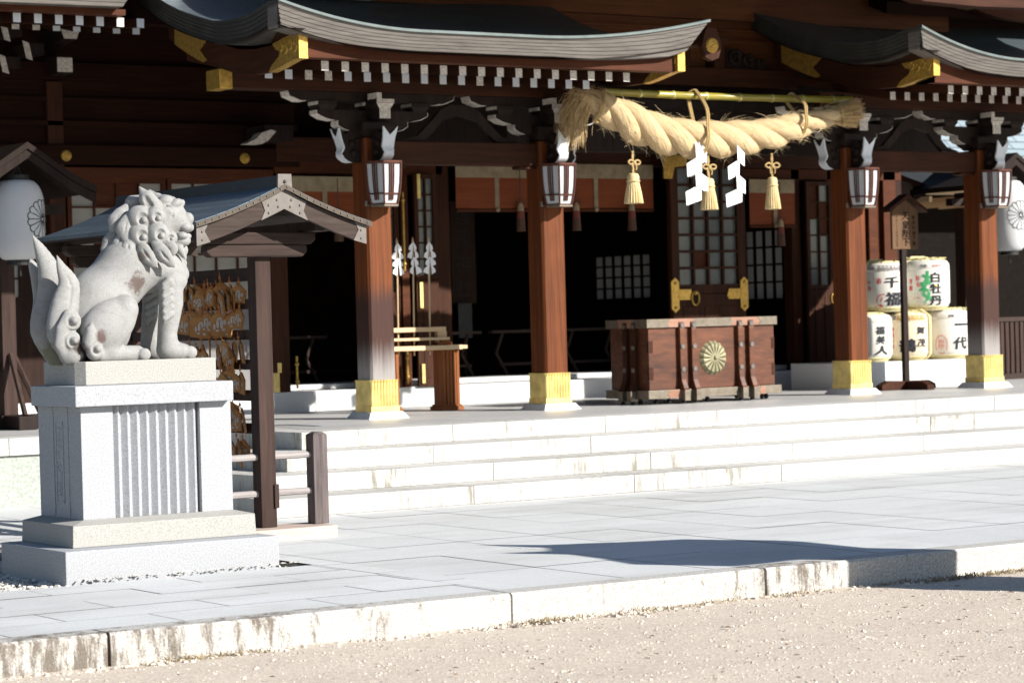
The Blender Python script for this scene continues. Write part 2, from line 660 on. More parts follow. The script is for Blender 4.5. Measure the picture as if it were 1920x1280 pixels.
# ------------------------------------------------------------------ gravel ground
def gravel_mat():
    m, t, b = base_mat("pinkish_gravel")
    v = coords(t)
    vo = N(t, "ShaderNodeTexVoronoi")
    vo.inputs['Scale'].default_value = 70
    t.links.new(v, vo.inputs['Vector'])
    s = noise_tex(t, v, 55, 5, 0.85)
    f = noise_tex(t, v, 0.9, 5)
    c = ramp(t, s, [(0.32, (0.30, 0.24, 0.18)), (0.5, (0.58, 0.495, 0.405)), (0.68, (0.74, 0.655, 0.55))])
    c = mixc(t, math_n(t, 'MULTIPLY', math_n(t, 'SUBTRACT', f, 0.42, True), 1.4), c, (0.40, 0.325, 0.26))
    c = mixc(t, 0.45, c, mixc(t, vo.outputs['Color'], (0.30, 0.245, 0.19), (0.80, 0.715, 0.61)))
    t.links.new(c, b.inputs['Base Color'])
    b.inputs['Roughness'].default_value = 0.95
    b.inputs['Specular IOR Level'].default_value = 0.2
    h = math_n(t, 'ADD', math_n(t, 'MULTIPLY', s, 0.6), math_n(t, 'MULTIPLY', vo.outputs['Distance'], 0.9))
    bump(t, b, h, 0.35, 0.006)
    return m


GRAVEL = gravel_mat()
mb = MB()
S = 900
mb.add([(-S, -S, -0.06), (S, -S, -0.06), (S, S, -0.06), (-S, S, -0.06)], [(0, 1, 2, 3)])
# undulating near field in front of the kerb
NX, NY = 150, 70
rows = []
for j in range(NY + 1):
    row = []
    for i in range(NX + 1):
        x = lerp(-4, 24, i / NX)
        y = lerp(-1, 12.55, (j / NY) ** 0.75)
        z = 0.014 * mnoise.noise((x * 1.3, y * 1.3, 0)) + 0.010 * mnoise.noise((x * 5, y * 5, 3))
        z += 0.012 * max(0, 1 - abs(12.15 - y) / 0.25) * mnoise.noise((x * 2.2, 0, 7))
        if i in (0, NX) or j == 0:
            z = -0.055
        row.append((x, y, z))
    rows.append(row)
mb.grid(rows)
structure(mb.build("gravel_ground", GRAVEL, smooth=True))

# loose stones and dry weeds along the kerb foot
rnd = random.Random(3)
STONECOL = plain("loose_pebble", (0.56, 0.485, 0.40), 0.9, var=0.35, sc=6)
mb = MB()


def pebble(mb, x, y, z, r, m=0, rnd=rnd):
    a = rnd.random() * 6.28
    sx, sy, sz = r * rnd.uniform(0.7, 1.3), r * rnd.uniform(0.7, 1.2), r * rnd.uniform(0.45, 0.8)
    vs = []
    for (px, py, pz) in ((1, 0, 0), (0.4, 0.9, 0.1), (-0.8, 0.6, 0), (-0.9, -0.5, 0.1), (0.3, -1, 0), (0.35, 0.3, 0.9), (-0.4, 0.1, 1), (0.1, -0.5, 0.85)):
        j = 1 + rnd.uniform(-0.2, 0.2)
        u, w = px * sx * j, py * sy * j
        vs.append((x + u * math.cos(a) - w * math.sin(a), y + u * math.sin(a) + w * math.cos(a), z + pz * sz))
    mb.add(vs, [(0, 1, 5), (1, 2, 6, 5), (2, 3, 6), (3, 4, 7, 6), (4, 0, 5, 7), (5, 6, 7)], m)


for _ in range(17000):
    y = rnd.uniform(8.6, 12.15)
    x = rnd.uniform(0.36 * y + 0.4, 1.06 * y + 0.4)
    pebble(mb, x, y, -0.004 + 0.014 * mnoise.noise((x * 1.3, y * 1.3, 0)) + 0.010 * mnoise.noise((x * 5, y * 5, 3)), rnd.choice((0.005, 0.006, 0.007, 0.009, 0.012)), rnd.choice((0, 0, 0, 0, 0, 1, 2)))
for _ in range(900):
    x = rnd.uniform(4.2, 13)
    pebble(mb, x, 12.15 - abs(rnd.gauss(0, 0.05)), -0.004, rnd.choice((0.008, 0.012, 0.018, 0.026)))
tag(mb.build("loose_gravel", [STONECOL, plain("pale_gravel", (0.70, 0.63, 0.55), 0.9, var=0.2), plain("dark_gravel", (0.30, 0.245, 0.21), 0.9, var=0.3)], smooth=False), kind='stuff')
mb = MB()
for _ in range(1500):
    cl = rnd.choice((5.9, 6.2, 8.15, 8.3, 8.9, 9.4, 10.0, 10.9, 11.2, 11.5, 11.75, 11.9, 12.3))
    x = cl + rnd.gauss(0, 0.13)
    y = 12.16 - abs(rnd.gauss(0, 0.05)) - (0.06 if cl > 11 else 0)
    a, l = rnd.random() * 6.28, rnd.uniform(0.02, 0.075)
    h = rnd.uniform(0.004, 0.035) if cl > 11 else rnd.uniform(0.002, 0.028)
    p, q = Vector((x, y, 0.0)), Vector((x + l * math.cos(a), y + l * math.sin(a) * 0.6, h))
    s = Vector((-math.sin(a), math.cos(a), 0)) * rnd.uniform(0.0015, 0.004)
    mid = (p + q) / 2 + Vector((0, 0, h * 0.5))
    mb.add([p - s, p + s, mid + s, mid - s, q], [(0, 1, 2, 3), (3, 2, 4)])
for _ in range(70):
    y = rnd.uniform(9.0, 12.1)
    x = rnd.uniform(0.38 * y + 0.4, 1.04 * y + 0.4)
    a, l = rnd.random() * 6.28, rnd.uniform(0.012, 0.03)
    d, n_ = Vector((math.cos(a), math.sin(a), 0)) * l, Vector((-math.sin(a), math.cos(a), 0)) * l * 0.4
    p = Vector((x, y, 0.016))
    mb.add([p - d, p + n_ + Vector((0, 0, 0.006)), p + d, p - n_ + Vector((0, 0, 0.004))], [(0, 1, 2, 3)], 1)
tag(mb.build("dry_weeds", [LEAFY, plain("fallen_leaf", (0.16, 0.075, 0.035), 0.8, var=0.5, sc=8)]), kind='stuff')

# ------------------------------------------------------------------ kerb of long granite blocks
ZP = 0.173
mb = MB()
tone = []
js = [-7.2, -4.6, -2.1, 0.4, 2.93, 5.48, 8.01, 9.90, 12.42, 15.0, 17.5, 20.0, 22.5, 25.0, 27.5, 30.0]
for a, b in zip(js, js[1:]):
    dy = rnd.uniform(-0.006, 0.006)
    n = 14
    rows_t = []
    for k in range(n + 1):
        x = lerp(a + 0.009, b - 0.009, k / n)
        w = 0.004 * mnoise.noise((x * 3, 1, 0))
        rows_t.append([(x, 12.2 + dy + w, -0.05), (x, 12.2 + dy + w * 1.5, ZP - 0.014), (x, 12.214 + dy, ZP + 0.001), (x, 12.408, ZP + 0.001), (x, 12.408, -0.05)])
    mb.grid(rows_t)
    f0 = len(mb.f)
    mb.add(rows_t[0], [(0, 1, 2, 3, 4)])
    mb.add(rows_t[-1], [(4, 3, 2, 1, 0)])
    tone += [rnd.uniform(0, 0.16)] * (len(mb.f) - len(tone))
mb.box(js[0], js[-1], 12.23, 12.40, -0.05, ZP - 0.02)
tone += [0.9] * 6
structure(mb.build("kerb", KERBST, tone=tone))

# ------------------------------------------------------------------ plaza paving slabs
mb = MB()
tone = []
G = 0.0042


def slab(x0, x1, y0, y1):
    if x1 - x0 < 0.03:
        return
    dz = rnd.uniform(-0.0012, 0.0012)
    z = ZP + dz
    i = 0.003
    x0 += G; x1 -= G; y0 += G; y1 -= G
    mb.add([(x0, y0, z), (x1, y0, z), (x1, y1, z), (x0, y1, z)], [(0, 1, 2, 3)])
    tone.append(rnd.choice((0.0, 0.03, 0.06, 0.1, 0.16)) + rnd.uniform(0, 0.03))


# running bond band in front of and beside the pedestal
ys = [12.412, 12.868, 13.318, 13.76, 14.21, 14.66]
for r, (a, b) in enumerate(zip(ys, ys[1:])):
    off = 0.02 if r % 2 == 0 else 0.53
    x = -8 + off
    while x < 8.06:
        x2 = x + 1.0
        if not (r >= 4 and False):
            slab(x, min(x2, 8.06), a, b)
        x = x2
# border strip
for k in range(9):
    slab(8.06, 8.285, 12.412 + k * 0.72, 12.412 + (k + 1) * 0.72)
# square grid
xs = [8.285 + 0.687 * k for k in range(36)]
for a, b in zip(xs, xs[1:]):
    for c, d in ((12.412, 13.39), (13.39, 14.55)):
        slab(a, b, c, d)
yy = [14.55, 15.36, 16.17, 16.98, 17.79, 18.40]
for a, b in zip(xs, xs[1:]):
    for c, d in zip(yy, yy[1:]):
        slab(a, b, c, d)
for k in range(22):
    for c, d in ((18.40, 19.2), (19.2, 20.0), (20.0, 20.85), (20.85, 21.7)):
        slab(8.285 - 0.687 * (k + 1), 8.285 - 0.687 * k, c, d)
for c, d in ((18.40, 19.2), (19.2, 20.0), (20.0, 20.85), (20.85, 21.7)):
    for a, b in ((8.285, 8.97), (8.97, 9.66), (9.66, 10.4)):
        slab(a, b, c, d)
for k in range(20):
    slab(8.06 - 0.7 * (k + 1), 8.06 - 0.7 * k, 17.7, 18.40)
for k in range(12):
    slab(6.4 - 0.7 * (k + 1), 6.4 - 0.7 * k, 17.0, 17.7)
structure(mb.build("plaza_paving", PAVEST, tone=tone))
mb = MB()
mb.box(-9, 8.07, 12.40, 14.66, 0.02, ZP - 0.010)
mb.box(8.05, 33, 12.40, 18.45, 0.02, ZP - 0.011)
mb.box(-9, 12, 17.0, 24, 0.02, ZP - 0.012)
structure(mb.build("paving_bed", GROUT))

# bed of pale pebbles round the pedestal
mb = MB()
mb.box(-9, 8.05, 14.66, 17.0, 0.02, 0.115, 1)
for _ in range(5200):
    x = rnd.uniform(4.9, 8.03)
    y = rnd.uniform(14.68, 17.0)
    if 6.5 < x < 7.92 and 15.02 < y < 16.0:
        continue
    pebble(mb, x, y, 0.118 + rnd.random() * 0.02, rnd.uniform(0.012, 0.028))
for _ in range(160):
    pebble(mb, rnd.uniform(6.5, 8.2), 14.94 - abs(rnd.gauss(0, 0.03)), ZP, rnd.uniform(0.004, 0.012))
PEB = plain("pale_pebble", (0.50, 0.47, 0.42), 0.85, var=0.4, sc=5)
tag(mb.build("pebble_bed", [PEB, GROUT]), kind='stuff')

# ------------------------------------------------------------------ steps and porch floor
ZF = 0.80
RY = [18.40, 18.90, 19.38, 19.87]
RZ = [0.173 + 0.15675 * (k + 1) for k in range(4)]
XL = [9.72, 10.02, 10.42, 10.84]
JO = [[11.72, 13.44, 15.15, 17.68], [12.25, 14.0, 15.71, 17.41], [11.92, 13.66, 15.4, 17.96], [12.44, 14.18, 15.94, 17.65, 19.35]]
mb = MB()
tone = []
for k in range(4):
    y0, z1 = RY[k], RZ[k]
    z0 = 0.16 if k == 0 else RZ[k - 1] - 0.02
    xs = [XL[k]] + JO[k] + [JO[k][-1] + 1.73 * i for i in range(1, 5)]
    y1 = (RY[k + 1] + 0.06) if k < 3 else 20.32
    for a, b in zip(xs, xs[1:]):
        d = rnd.uniform(-0.002, 0.002)
        e = 0.006
        f0 = len(mb.f)
        x0, x1 = a + 0.0045, b - 0.0045
        mb.add([(x0, y0 + d, z0), (x0, y0 + d, z1 - e), (x0, y0 + d + e, z1), (x0, y1, z1), (x0, y1, z0),
                (x1, y0 + d, z0), (x1, y0 + d, z1 - e), (x1, y0 + d + e, z1), (x1, y1, z1), (x1, y1, z0)],
               [(0, 1, 6, 5), (1, 2, 7, 6), (2, 3, 8, 7), (4, 3, 2, 1, 0), (5, 6, 7, 8, 9)])
        tone += [rnd.choice((0, 0.04, 0.12, 0.25, 0.42))] * (len(mb.f) - len(tone))
    # return along the left flank
    mb.box(XL[k] + 0.004, XL[k] + 0.40, y1 + 0.004, 21.69, z0, z1 - 0.0015)
    tone += [0.15] * 6
    mb.box(XL[k] + 0.03, 30, y0 + 0.03, 21.6, 0.02, z1 - 0.013)
    tone += [0.8] * 6
structure(mb.build("stone_steps", STEPST, tone=tone))
mb = MB()
for k in range(4):
    zb = ZP if k == 0 else RZ[k - 1]
    mb.box(XL[k] - 0.002, 30, RY[k] - 0.006, RY[k] + 0.02, zb - 0.01, zb + 0.006)  # thin grey strip along the foot of each riser
structure(mb.build("step_joint_line", GROUT))

mb = MB()
tone = []
yy = [20.325, 21.0, 21.7, 22.4, 23.1, 23.8, 24.5, 25.0]
for j, (c, d) in enumerate(zip(yy, yy[1:])):
    x = 11.25 - (0.0 if c < 21.6 else 14.0) + 0.45 * (j % 2)
    while x < 31:
        i = 0.002
        z = ZF + rnd.uniform(-0.0006, 0.0006)
        mb.add([(x + i, c + i, z), (x + 0.9 - i, c + i, z), (x + 0.9 - i, d - i, z), (x + i, d - i, z)], [(0, 1, 2, 3)])
        tone.append(rnd.uniform(0, 0.2))
        x += 0.9
mb.box(-3, 31, 21.75, 25.0, 0.3, ZF - 0.006)
mb.box(11.2, 31, 20.3, 21.8, 0.3, ZF - 0.007)
tone += [0.7] * 12
structure(mb.build("porch_floor", FLOORST, tone=tone))

# podium wall left of the steps: coping over a mossy face
mb = MB()
x = -5.2
tone = []
while x < 10.8:
    mb.box(x + 0.003, min(x + 1.75, 10.83) - 0.003, 21.66, 22.05, 0.645, ZF + 0.001, 0)
    x += 1.75
x = -5.9
while x < 10.8:
    mb.box(x + 0.004, min(x + 1.4, 10.8) - 0.004, 21.70, 22.0, 0.16, 0.641, 1)
    x += 1.4
structure(mb.build("podium_wall", [STEPST, GREENST], bevel=0.006))
# ------------------------------------------------------------------ pedestal
ped = thing("stone_pedestal", (7.2, 15.5, 0.17), "grey granite pedestal with a vertically fluted front panel, carrying the stone guardian lion-dog", "pedestal")
mb = MB(); mb.box(6.432, 7.965, 14.95, 16.02, 0.10, 0.357); mb.build("base_slab", PEDTOP if False else PEDST, ped, bevel=0.006)
mb = MB(); mb.hexa([(6.572, 15.15, 0.358), (7.902, 15.15, 0.358), (7.902, 16.0, 0.358), (6.572, 16.0, 0.358),
                    (6.578, 15.155, 0.50), (7.898, 15.155, 0.50), (7.898, 15.995, 0.50), (6.578, 15.995, 0.50)])
mb.hexa([(6.578, 15.155, 0.50), (7.898, 15.155, 0.50), (7.898, 15.995, 0.50), (6.578, 15.995, 0.50),
         (6.716, 15.297, 0.524), (7.81, 15.297, 0.524), (7.81, 15.99, 0.524), (6.716, 15.99, 0.524)])
mb.build("upper_slab", PEDTOP, ped, bevel=0.005)
# die (body) with fluted recess
mb = MB()
X0, X1, YB0, YB1, Z0, Z1 = 6.716, 7.81, 15.30, 16.0, 0.523, 1.262
fx0, fx1 = 6.945, 7.565
mb.hexa([(X0, 15.33, Z0), (fx0, 15.33, Z0), (fx0, YB1, Z0), (X0, YB1, Z0), (X0 - 0.002, 15.33, Z1), (fx0 - 0.006, 15.33, Z1), (fx0, YB1, Z1), (X0 - 0.002, YB1, Z1)])
mb.box(X0, fx0, YB0, 15.335, Z0, Z1)
mb.box(fx1 + 0.012, X1, YB0, YB1, Z0, Z1)
mb.box(fx0 - 0.01, fx1 + 0.02, 15.36, YB1 - 0.002, Z0, Z1 - 0.001)
nf = 9
w = (fx1 - fx0) / nf
poly = []
for k in range(nf):
    a = fx0 + k * w
    poly += [(a, 15.338), (a + w * 0.52, 15.303), (a + w * 0.60, 15.303)]
poly += [(fx1, 15.338), (fx1, 15.372), (fx0, 15.372)]
mb.prism(poly, 'z', Z0, Z1)
mb.build("die", PEDST, ped, bevel=0.003)
# recessed inscription strip on the left flank
mb = MB()
for y0, y1, d in ((15.50, 15.56, 0.007), (15.74, 15.80, 0.007)):
    mb.box(X0 - d, X0 + 0.01, y0, y1, Z0 + 0.01, Z1 - 0.005)
for y0, y1 in ((15.585, 15.60), (15.70, 15.715)):
    mb.box(X0 - 0.006, X0 + 0.01, y0, y1, 0.63, 1.15)
mb.box(X0 - 0.006, X0 + 0.01, 15.585, 15.715, 1.145, 1.16)
mb.box(X0 - 0.006, X0 + 0.01, 15.585, 15.715, 0.62, 0.635)
rr = random.Random(11)
for k in range(60):
    y, z = 15.65 + rr.uniform(-0.03, 0.03), rr.uniform(0.66, 1.12)
    a = rr.uniform(-0.6, 0.6) + (1.2 if rr.random() < 0.4 else 0)
    l = rr.uniform(0.008, 0.022)
    mb.tube([(X0 - 0.001, y - l * math.cos(a), z - l * math.sin(a)), (X0 - 0.001, y + l * math.cos(a), z + l * math.sin(a))], 0.0035, 4)
mb.build("inscription_panel", PEDST, ped)
mb = MB(); mb.box(6.648, 7.795, 15.22, 15.96, 1.264, 1.398); mb.build("cap_slab", PEDST, ped, bevel=0.007)
mb = MB()
c = 0.055
mb.prism([(6.752 + c, 15.40), (7.76, 15.40), (7.76, 15.97), (6.752, 15.97), (6.752, 15.40 + c * 1.2)], 'z', 1.399, 1.555)
mb.build("statue_plinth", PEDTOP, ped, bevel=0.004)


# ------------------------------------------------------------------ guardian lion-dog: one carved stone body grown as a distance field
class Field:
    def __init__(self, lo, hi, h):
        self.lo, self.h = np.array(lo, float), h
        self.n = np.ceil((np.array(hi) - self.lo) / h).astype(int) + 1
        self.d = np.full(self.n, 0.5, np.float32)

    def region(self, lo, hi):
        a = np.clip(np.floor((np.array(lo) - self.lo) / self.h).astype(int), 0, self.n)
        b = np.clip(np.ceil((np.array(hi) - self.lo) / self.h).astype(int) + 1, 0, self.n)
        sl = tuple(slice(i, j) for i, j in zip(a, b))
        ax = [self.lo[i] + self.h * np.arange(a[i], b[i], dtype=np.float32) for i in range(3)]
        return sl, np.meshgrid(*ax, indexing='ij')

    def union(self, sl, nd, k):
        d = self.d[sl]
        if k <= 0:
            self.d[sl] = np.minimum(d, nd)
        else:
            hh = np.clip(0.5 + 0.5 * (d - nd) / k, 0, 1)
            self.d[sl] = d * (1 - hh) + nd * hh - k * hh * (1 - hh)

    def cut(self, sl, nd, k):
        d = self.d[sl]
        hh = np.clip(0.5 - 0.5 * (d + nd) / k, 0, 1)
        self.d[sl] = d * (1 - hh) + (-nd) * hh + k * hh * (1 - hh)

    def ell(self, c, r, k=0.03, rot=0.0, sub=False):
        m = max(r) + 0.08
        sl, (X, Y, Z) = self.region(np.array(c) - m, np.array(c) + m)
        x, y, z = X - c[0], Y - c[1], Z - c[2]
        ca, sa = math.cos(rot), math.sin(rot)
        x, z = x * ca + z * sa, -x * sa + z * ca
        q = np.sqrt((x / r[0]) ** 2 + (y / r[1]) ** 2 + (z / r[2]) ** 2)
        g = np.sqrt((x / r[0] ** 2) ** 2 + (y / r[1] ** 2) ** 2 + (z / r[2] ** 2) ** 2) + 1e-6
        nd = q * (q - 1) / g
        (self.cut if sub else self.union)(sl, nd, k)

    def chain(self, pts, rad, k=0.02, flat=1.0, sub=False):
        """tapered capsules; flat < 1 squeezes the section in y"""
        P = np.array(pts, float)
        m = max(rad) + 0.07
        lo, hi = P.min(0) - m, P.max(0) + m
        sl, (X, Y, Z) = self.region(lo, hi)
        best = None
        for i in range(len(P) - 1):
            a, b = P[i], P[i + 1]
            ba = b - a
            ba_s = np.array([ba[0], ba[1] / flat, ba[2]])
            L2 = float((ba_s ** 2).sum()) + 1e-9
            px, py, pz = X - a[0], (Y - a[1]) / flat, Z - a[2]
            t = np.clip((px * ba_s[0] + py * ba_s[1] + pz * ba_s[2]) / L2, 0, 1)
            d = np.sqrt((px - t * ba_s[0]) ** 2 + (py - t * ba_s[1]) ** 2 + (pz - t * ba_s[2]) ** 2)
            nd = (d - (rad[i] + (rad[i + 1] - rad[i]) * t)) * (0.5 + 0.5 * flat)
            best = nd if best is None else np.minimum(best, nd)
        (self.cut if sub else self.union)(sl, best, k)

    def ring(self, c, R_, r, k=0.008, sub=False, nrm=(0, 1, 0)):
        m = R_ + r + 0.05
        sl, (X, Y, Z) = self.region(np.array(c) - m, np.array(c) + m)
        n_ = np.array(nrm) / np.linalg.norm(nrm)
        x, y, z = X - c[0], Y - c[1], Z - c[2]
        hgt = x * n_[0] + y * n_[1] + z * n_[2]
        rr_ = np.sqrt(np.maximum(x * x + y * y + z * z - hgt * hgt, 0))
        nd = np.sqrt((rr_ - R_) ** 2 + hgt ** 2) - r
        (self.cut if sub else self.union)(sl, nd, k)

    def mesh(self):
        d = self.d
        s = d < 0
        nx, ny, nz = d.shape
        acc = np.zeros((nx - 1, ny - 1, nz - 1, 3), np.float32)
        cnt = np.zeros((nx - 1, ny - 1, nz - 1), np.float32)
        ofs = [(i, j, k) for i in (0, 1) for j in (0, 1) for k in (0, 1)]

        def cr(o):
            return d[o[0]:nx - 1 + o[0], o[1]:ny - 1 + o[1], o[2]:nz - 1 + o[2]]
        for o in ofs:
            for ax in range(3):
                if o[ax] == 0:
                    p = list(o); p[ax] = 1
                    a, b = cr(o), cr(p)
                    c_ = (a < 0) != (b < 0)
                    t = np.where(c_, a / (a - b + 1e-12), 0)
                    for i in range(3):
                        acc[..., i] += np.where(c_, (t if i == ax else o[i]), 0)
                    cnt += c_
        idx = np.full(cnt.shape, -1, np.int64)
        sel = cnt > 0
        idx[sel] = np.arange(sel.sum())
        base = np.stack(np.meshgrid(*[np.arange(q) for q in cnt.shape], indexing='ij'), -1)
        V = (base[sel] + acc[sel] / cnt[sel][:, None]) * self.h + self.lo
        F = []
        for ax in range(3):
            u, v = (ax + 1) % 3, (ax + 2) % 3
            a = [slice(1, -1)] * 3
            b = [slice(1, -1)] * 3
            a[ax] = slice(0, -1)
            b[ax] = slice(1, None)
            sa, sb = s[tuple(a)], s[tuple(b)]
            ch = sa != sb
            ii = np.argwhere(ch)
            if not len(ii):
                continue
            off = np.ones(3, int); off[ax] = 0
            ii = ii + off
            eu, ev = np.zeros(3, int), np.zeros(3, int)
            eu[u] = 1; ev[v] = 1
            q = [ii - eu - ev, ii - ev, ii, ii - eu]
            qi = np.stack([idx[tuple(x.T)] for x in q], -1)
            fl = sa[ch]
            qi[~fl] = qi[~fl][:, ::-1]
            F.append(qi)
        return V, np.concatenate(F)


def komainu_mesh():
    f = Field((-0.70, -0.36, -0.02), (0.56, 0.36, 1.02), 0.0064)
    # local frame: x forward, y away from viewer, z up from the plinth top
    f.ell((-0.20, 0.0, 0.30), (0.23, 0.21, 0.30), 0.05, 0.25)
    f.chain([(-0.24, 0, 0.27), (-0.12, 0, 0.46), (0.05, 0, 0.64)], [0.205, 0.205, 0.20], 0.07, 0.9)
    f.chain([(0.05, 0, 0.64), (0.19, 0, 0.84)], [0.19, 0.12], 0.06, 0.85)
    f.ell((0.25, 0, 0.61), (0.20, 0.18, 0.155), 0.06)
    f.ell((0.385, 0.0, 0.575), (0.075, 0.15, 0.075), 0.03)
    for s in (-1, 1):
        y = 0.13 * s
        f.ell((0.30, y, 0.535), (0.105, 0.085, 0.085), 0.02)
        f.chain([(0.285, y, 0.53), (0.285, y, 0.38), (0.25, y, 0.18), (0.25, y, 0.08)], [0.085, 0.082, 0.066, 0.074], 0.02)
        f.ell((0.305, y, 0.05), (0.125, 0.082, 0.065), 0.03)
        for j in (-1, 0, 1):
            f.ell((0.395, y + 0.05 * j, 0.042), (0.05, 0.028, 0.045), 0.008)
        for j, z in enumerate((0.51, 0.455, 0.40, 0.35, 0.305)):
            f.chain([(0.245, y - 0.07, z), (0.20, y - 0.07, z - 0.03), (0.198, y - 0.06, z - 0.075)], [0.026, 0.022, 0.005], 0.004)
        f.chain([(0.235, y - 0.075, 0.525), (0.205, y - 0.07, 0.50)], [0.03, 0.026], 0.004)
    for s in (-1, 1):
        y = 0.19 * s
        f.ell((-0.205, y * 0.98, 0.25), (0.215, 0.105, 0.155), 0.006, 0.60)
        f.ell((-0.085, y, 0.355), (0.082, 0.085, 0.085), 0.03)
        f.chain([(-0.085, y, 0.34), (-0.15, y, 0.20), (-0.21, y, 0.09)], [0.082, 0.078, 0.06], 0.03)
        f.chain([(-0.27, y, 0.045), (-0.12, y - 0.01 * s, 0.05), (0.0, y - 0.01 * s, 0.045)], [0.05, 0.055, 0.056], 0.03)
        for j in (-1, 0, 1):
            f.ell((0.03, y + 0.043 * j, 0.04), (0.045, 0.026, 0.042), 0.007)
        f.chain([(-0.375, y + 0.055 * s, 0.12), (-0.365, y + 0.06 * s, 0.20), (-0.35, y + 0.055 * s, 0.265)], [0.05, 0.038, 0.004], 0.006)
        f.ell((-0.335, y + 0.05 * s, 0.075), (0.06, 0.05, 0.065), 0.008)
        f.ring((-0.33, y + 0.097 * s, 0.088), 0.037, 0.011, 0.004, sub=True)
        f.ell((-0.33, y + 0.09 * s, 0.088), (0.024, 0.028, 0.024), 0.003)

    def flame(pts, rad, flat=0.55):
        q = [tuple(p) for p in smooth_path(pts, 4)]
        n = len(q) - 1
        rr_ = [interp(i / n * (len(rad) - 1), list(enumerate(rad))) for i in range(n + 1)]
        f.chain(q, rr_, 0.005, flat)
    flame([(-0.44, 0.04, 0.05), (-0.53, 0.06, 0.22), (-0.50, 0.06, 0.44), (-0.50, 0.06, 0.58), (-0.565, 0.055, 0.74), (-0.625, 0.05, 0.85)],
          [0.10, 0.115, 0.10, 0.088, 0.045, 0.004], 0.7)
    flame([(-0.42, -0.10, 0.05), (-0.51, -0.12, 0.20), (-0.49, -0.13, 0.38), (-0.455, -0.13, 0.51), (-0.505, -0.13, 0.63), (-0.535, -0.13, 0.71)],
          [0.08, 0.105, 0.095, 0.075, 0.034, 0.004], 0.6)
    flame([(-0.43, 0.16, 0.06), (-0.50, 0.19, 0.22), (-0.485, 0.20, 0.40), (-0.515, 0.20, 0.54), (-0.565, 0.20, 0.65), (-0.585, 0.20, 0.70)],
          [0.09, 0.10, 0.085, 0.065, 0.032, 0.004], 0.6)
    f.chain([(-0.50, -0.028, 0.40), (-0.51, -0.028, 0.56), (-0.57, -0.02, 0.72), (-0.60, -0.01, 0.80)], [0.006, 0.013, 0.011, 0.004], 0.008, 1, sub=True)
    f.chain([(-0.51, -0.195, 0.22), (-0.475, -0.192, 0.38), (-0.455, -0.182, 0.50), (-0.50, -0.16, 0.62)], [0.005, 0.013, 0.012, 0.004], 0.008, 1, sub=True)
    # groove that follows the near flame, then the two big curls at the tail root
    f.chain([(-0.555, -0.195, 0.16), (-0.545, -0.20, 0.28), (-0.50, -0.20, 0.40)], [0.006, 0.012, 0.006], 0.006, 1, sub=True)
    f.chain([(-0.50, -0.16, 0.04), (-0.545, -0.185, 0.12), (-0.535, -0.195, 0.22), (-0.49, -0.20, 0.31)], [0.045, 0.05, 0.05, 0.045], 0.004, 0.6)
    for cx, cz, r in ((-0.475, 0.275, 0.070), (-0.475, 0.145, 0.066)):
        f.ell((cx, -0.19, cz), (r, 0.055, r), 0.003)
        f.ring((cx + 0.004, -0.238, cz), r * 0.60, 0.013, 0.003, sub=True)
        f.ell((cx + 0.004, -0.235, cz), (r * 0.36, 0.026, r * 0.36), 0.002)
    f.ell((-0.46, -0.15, 0.06), (0.085, 0.07, 0.075), 0.02)
    return f.mesh()


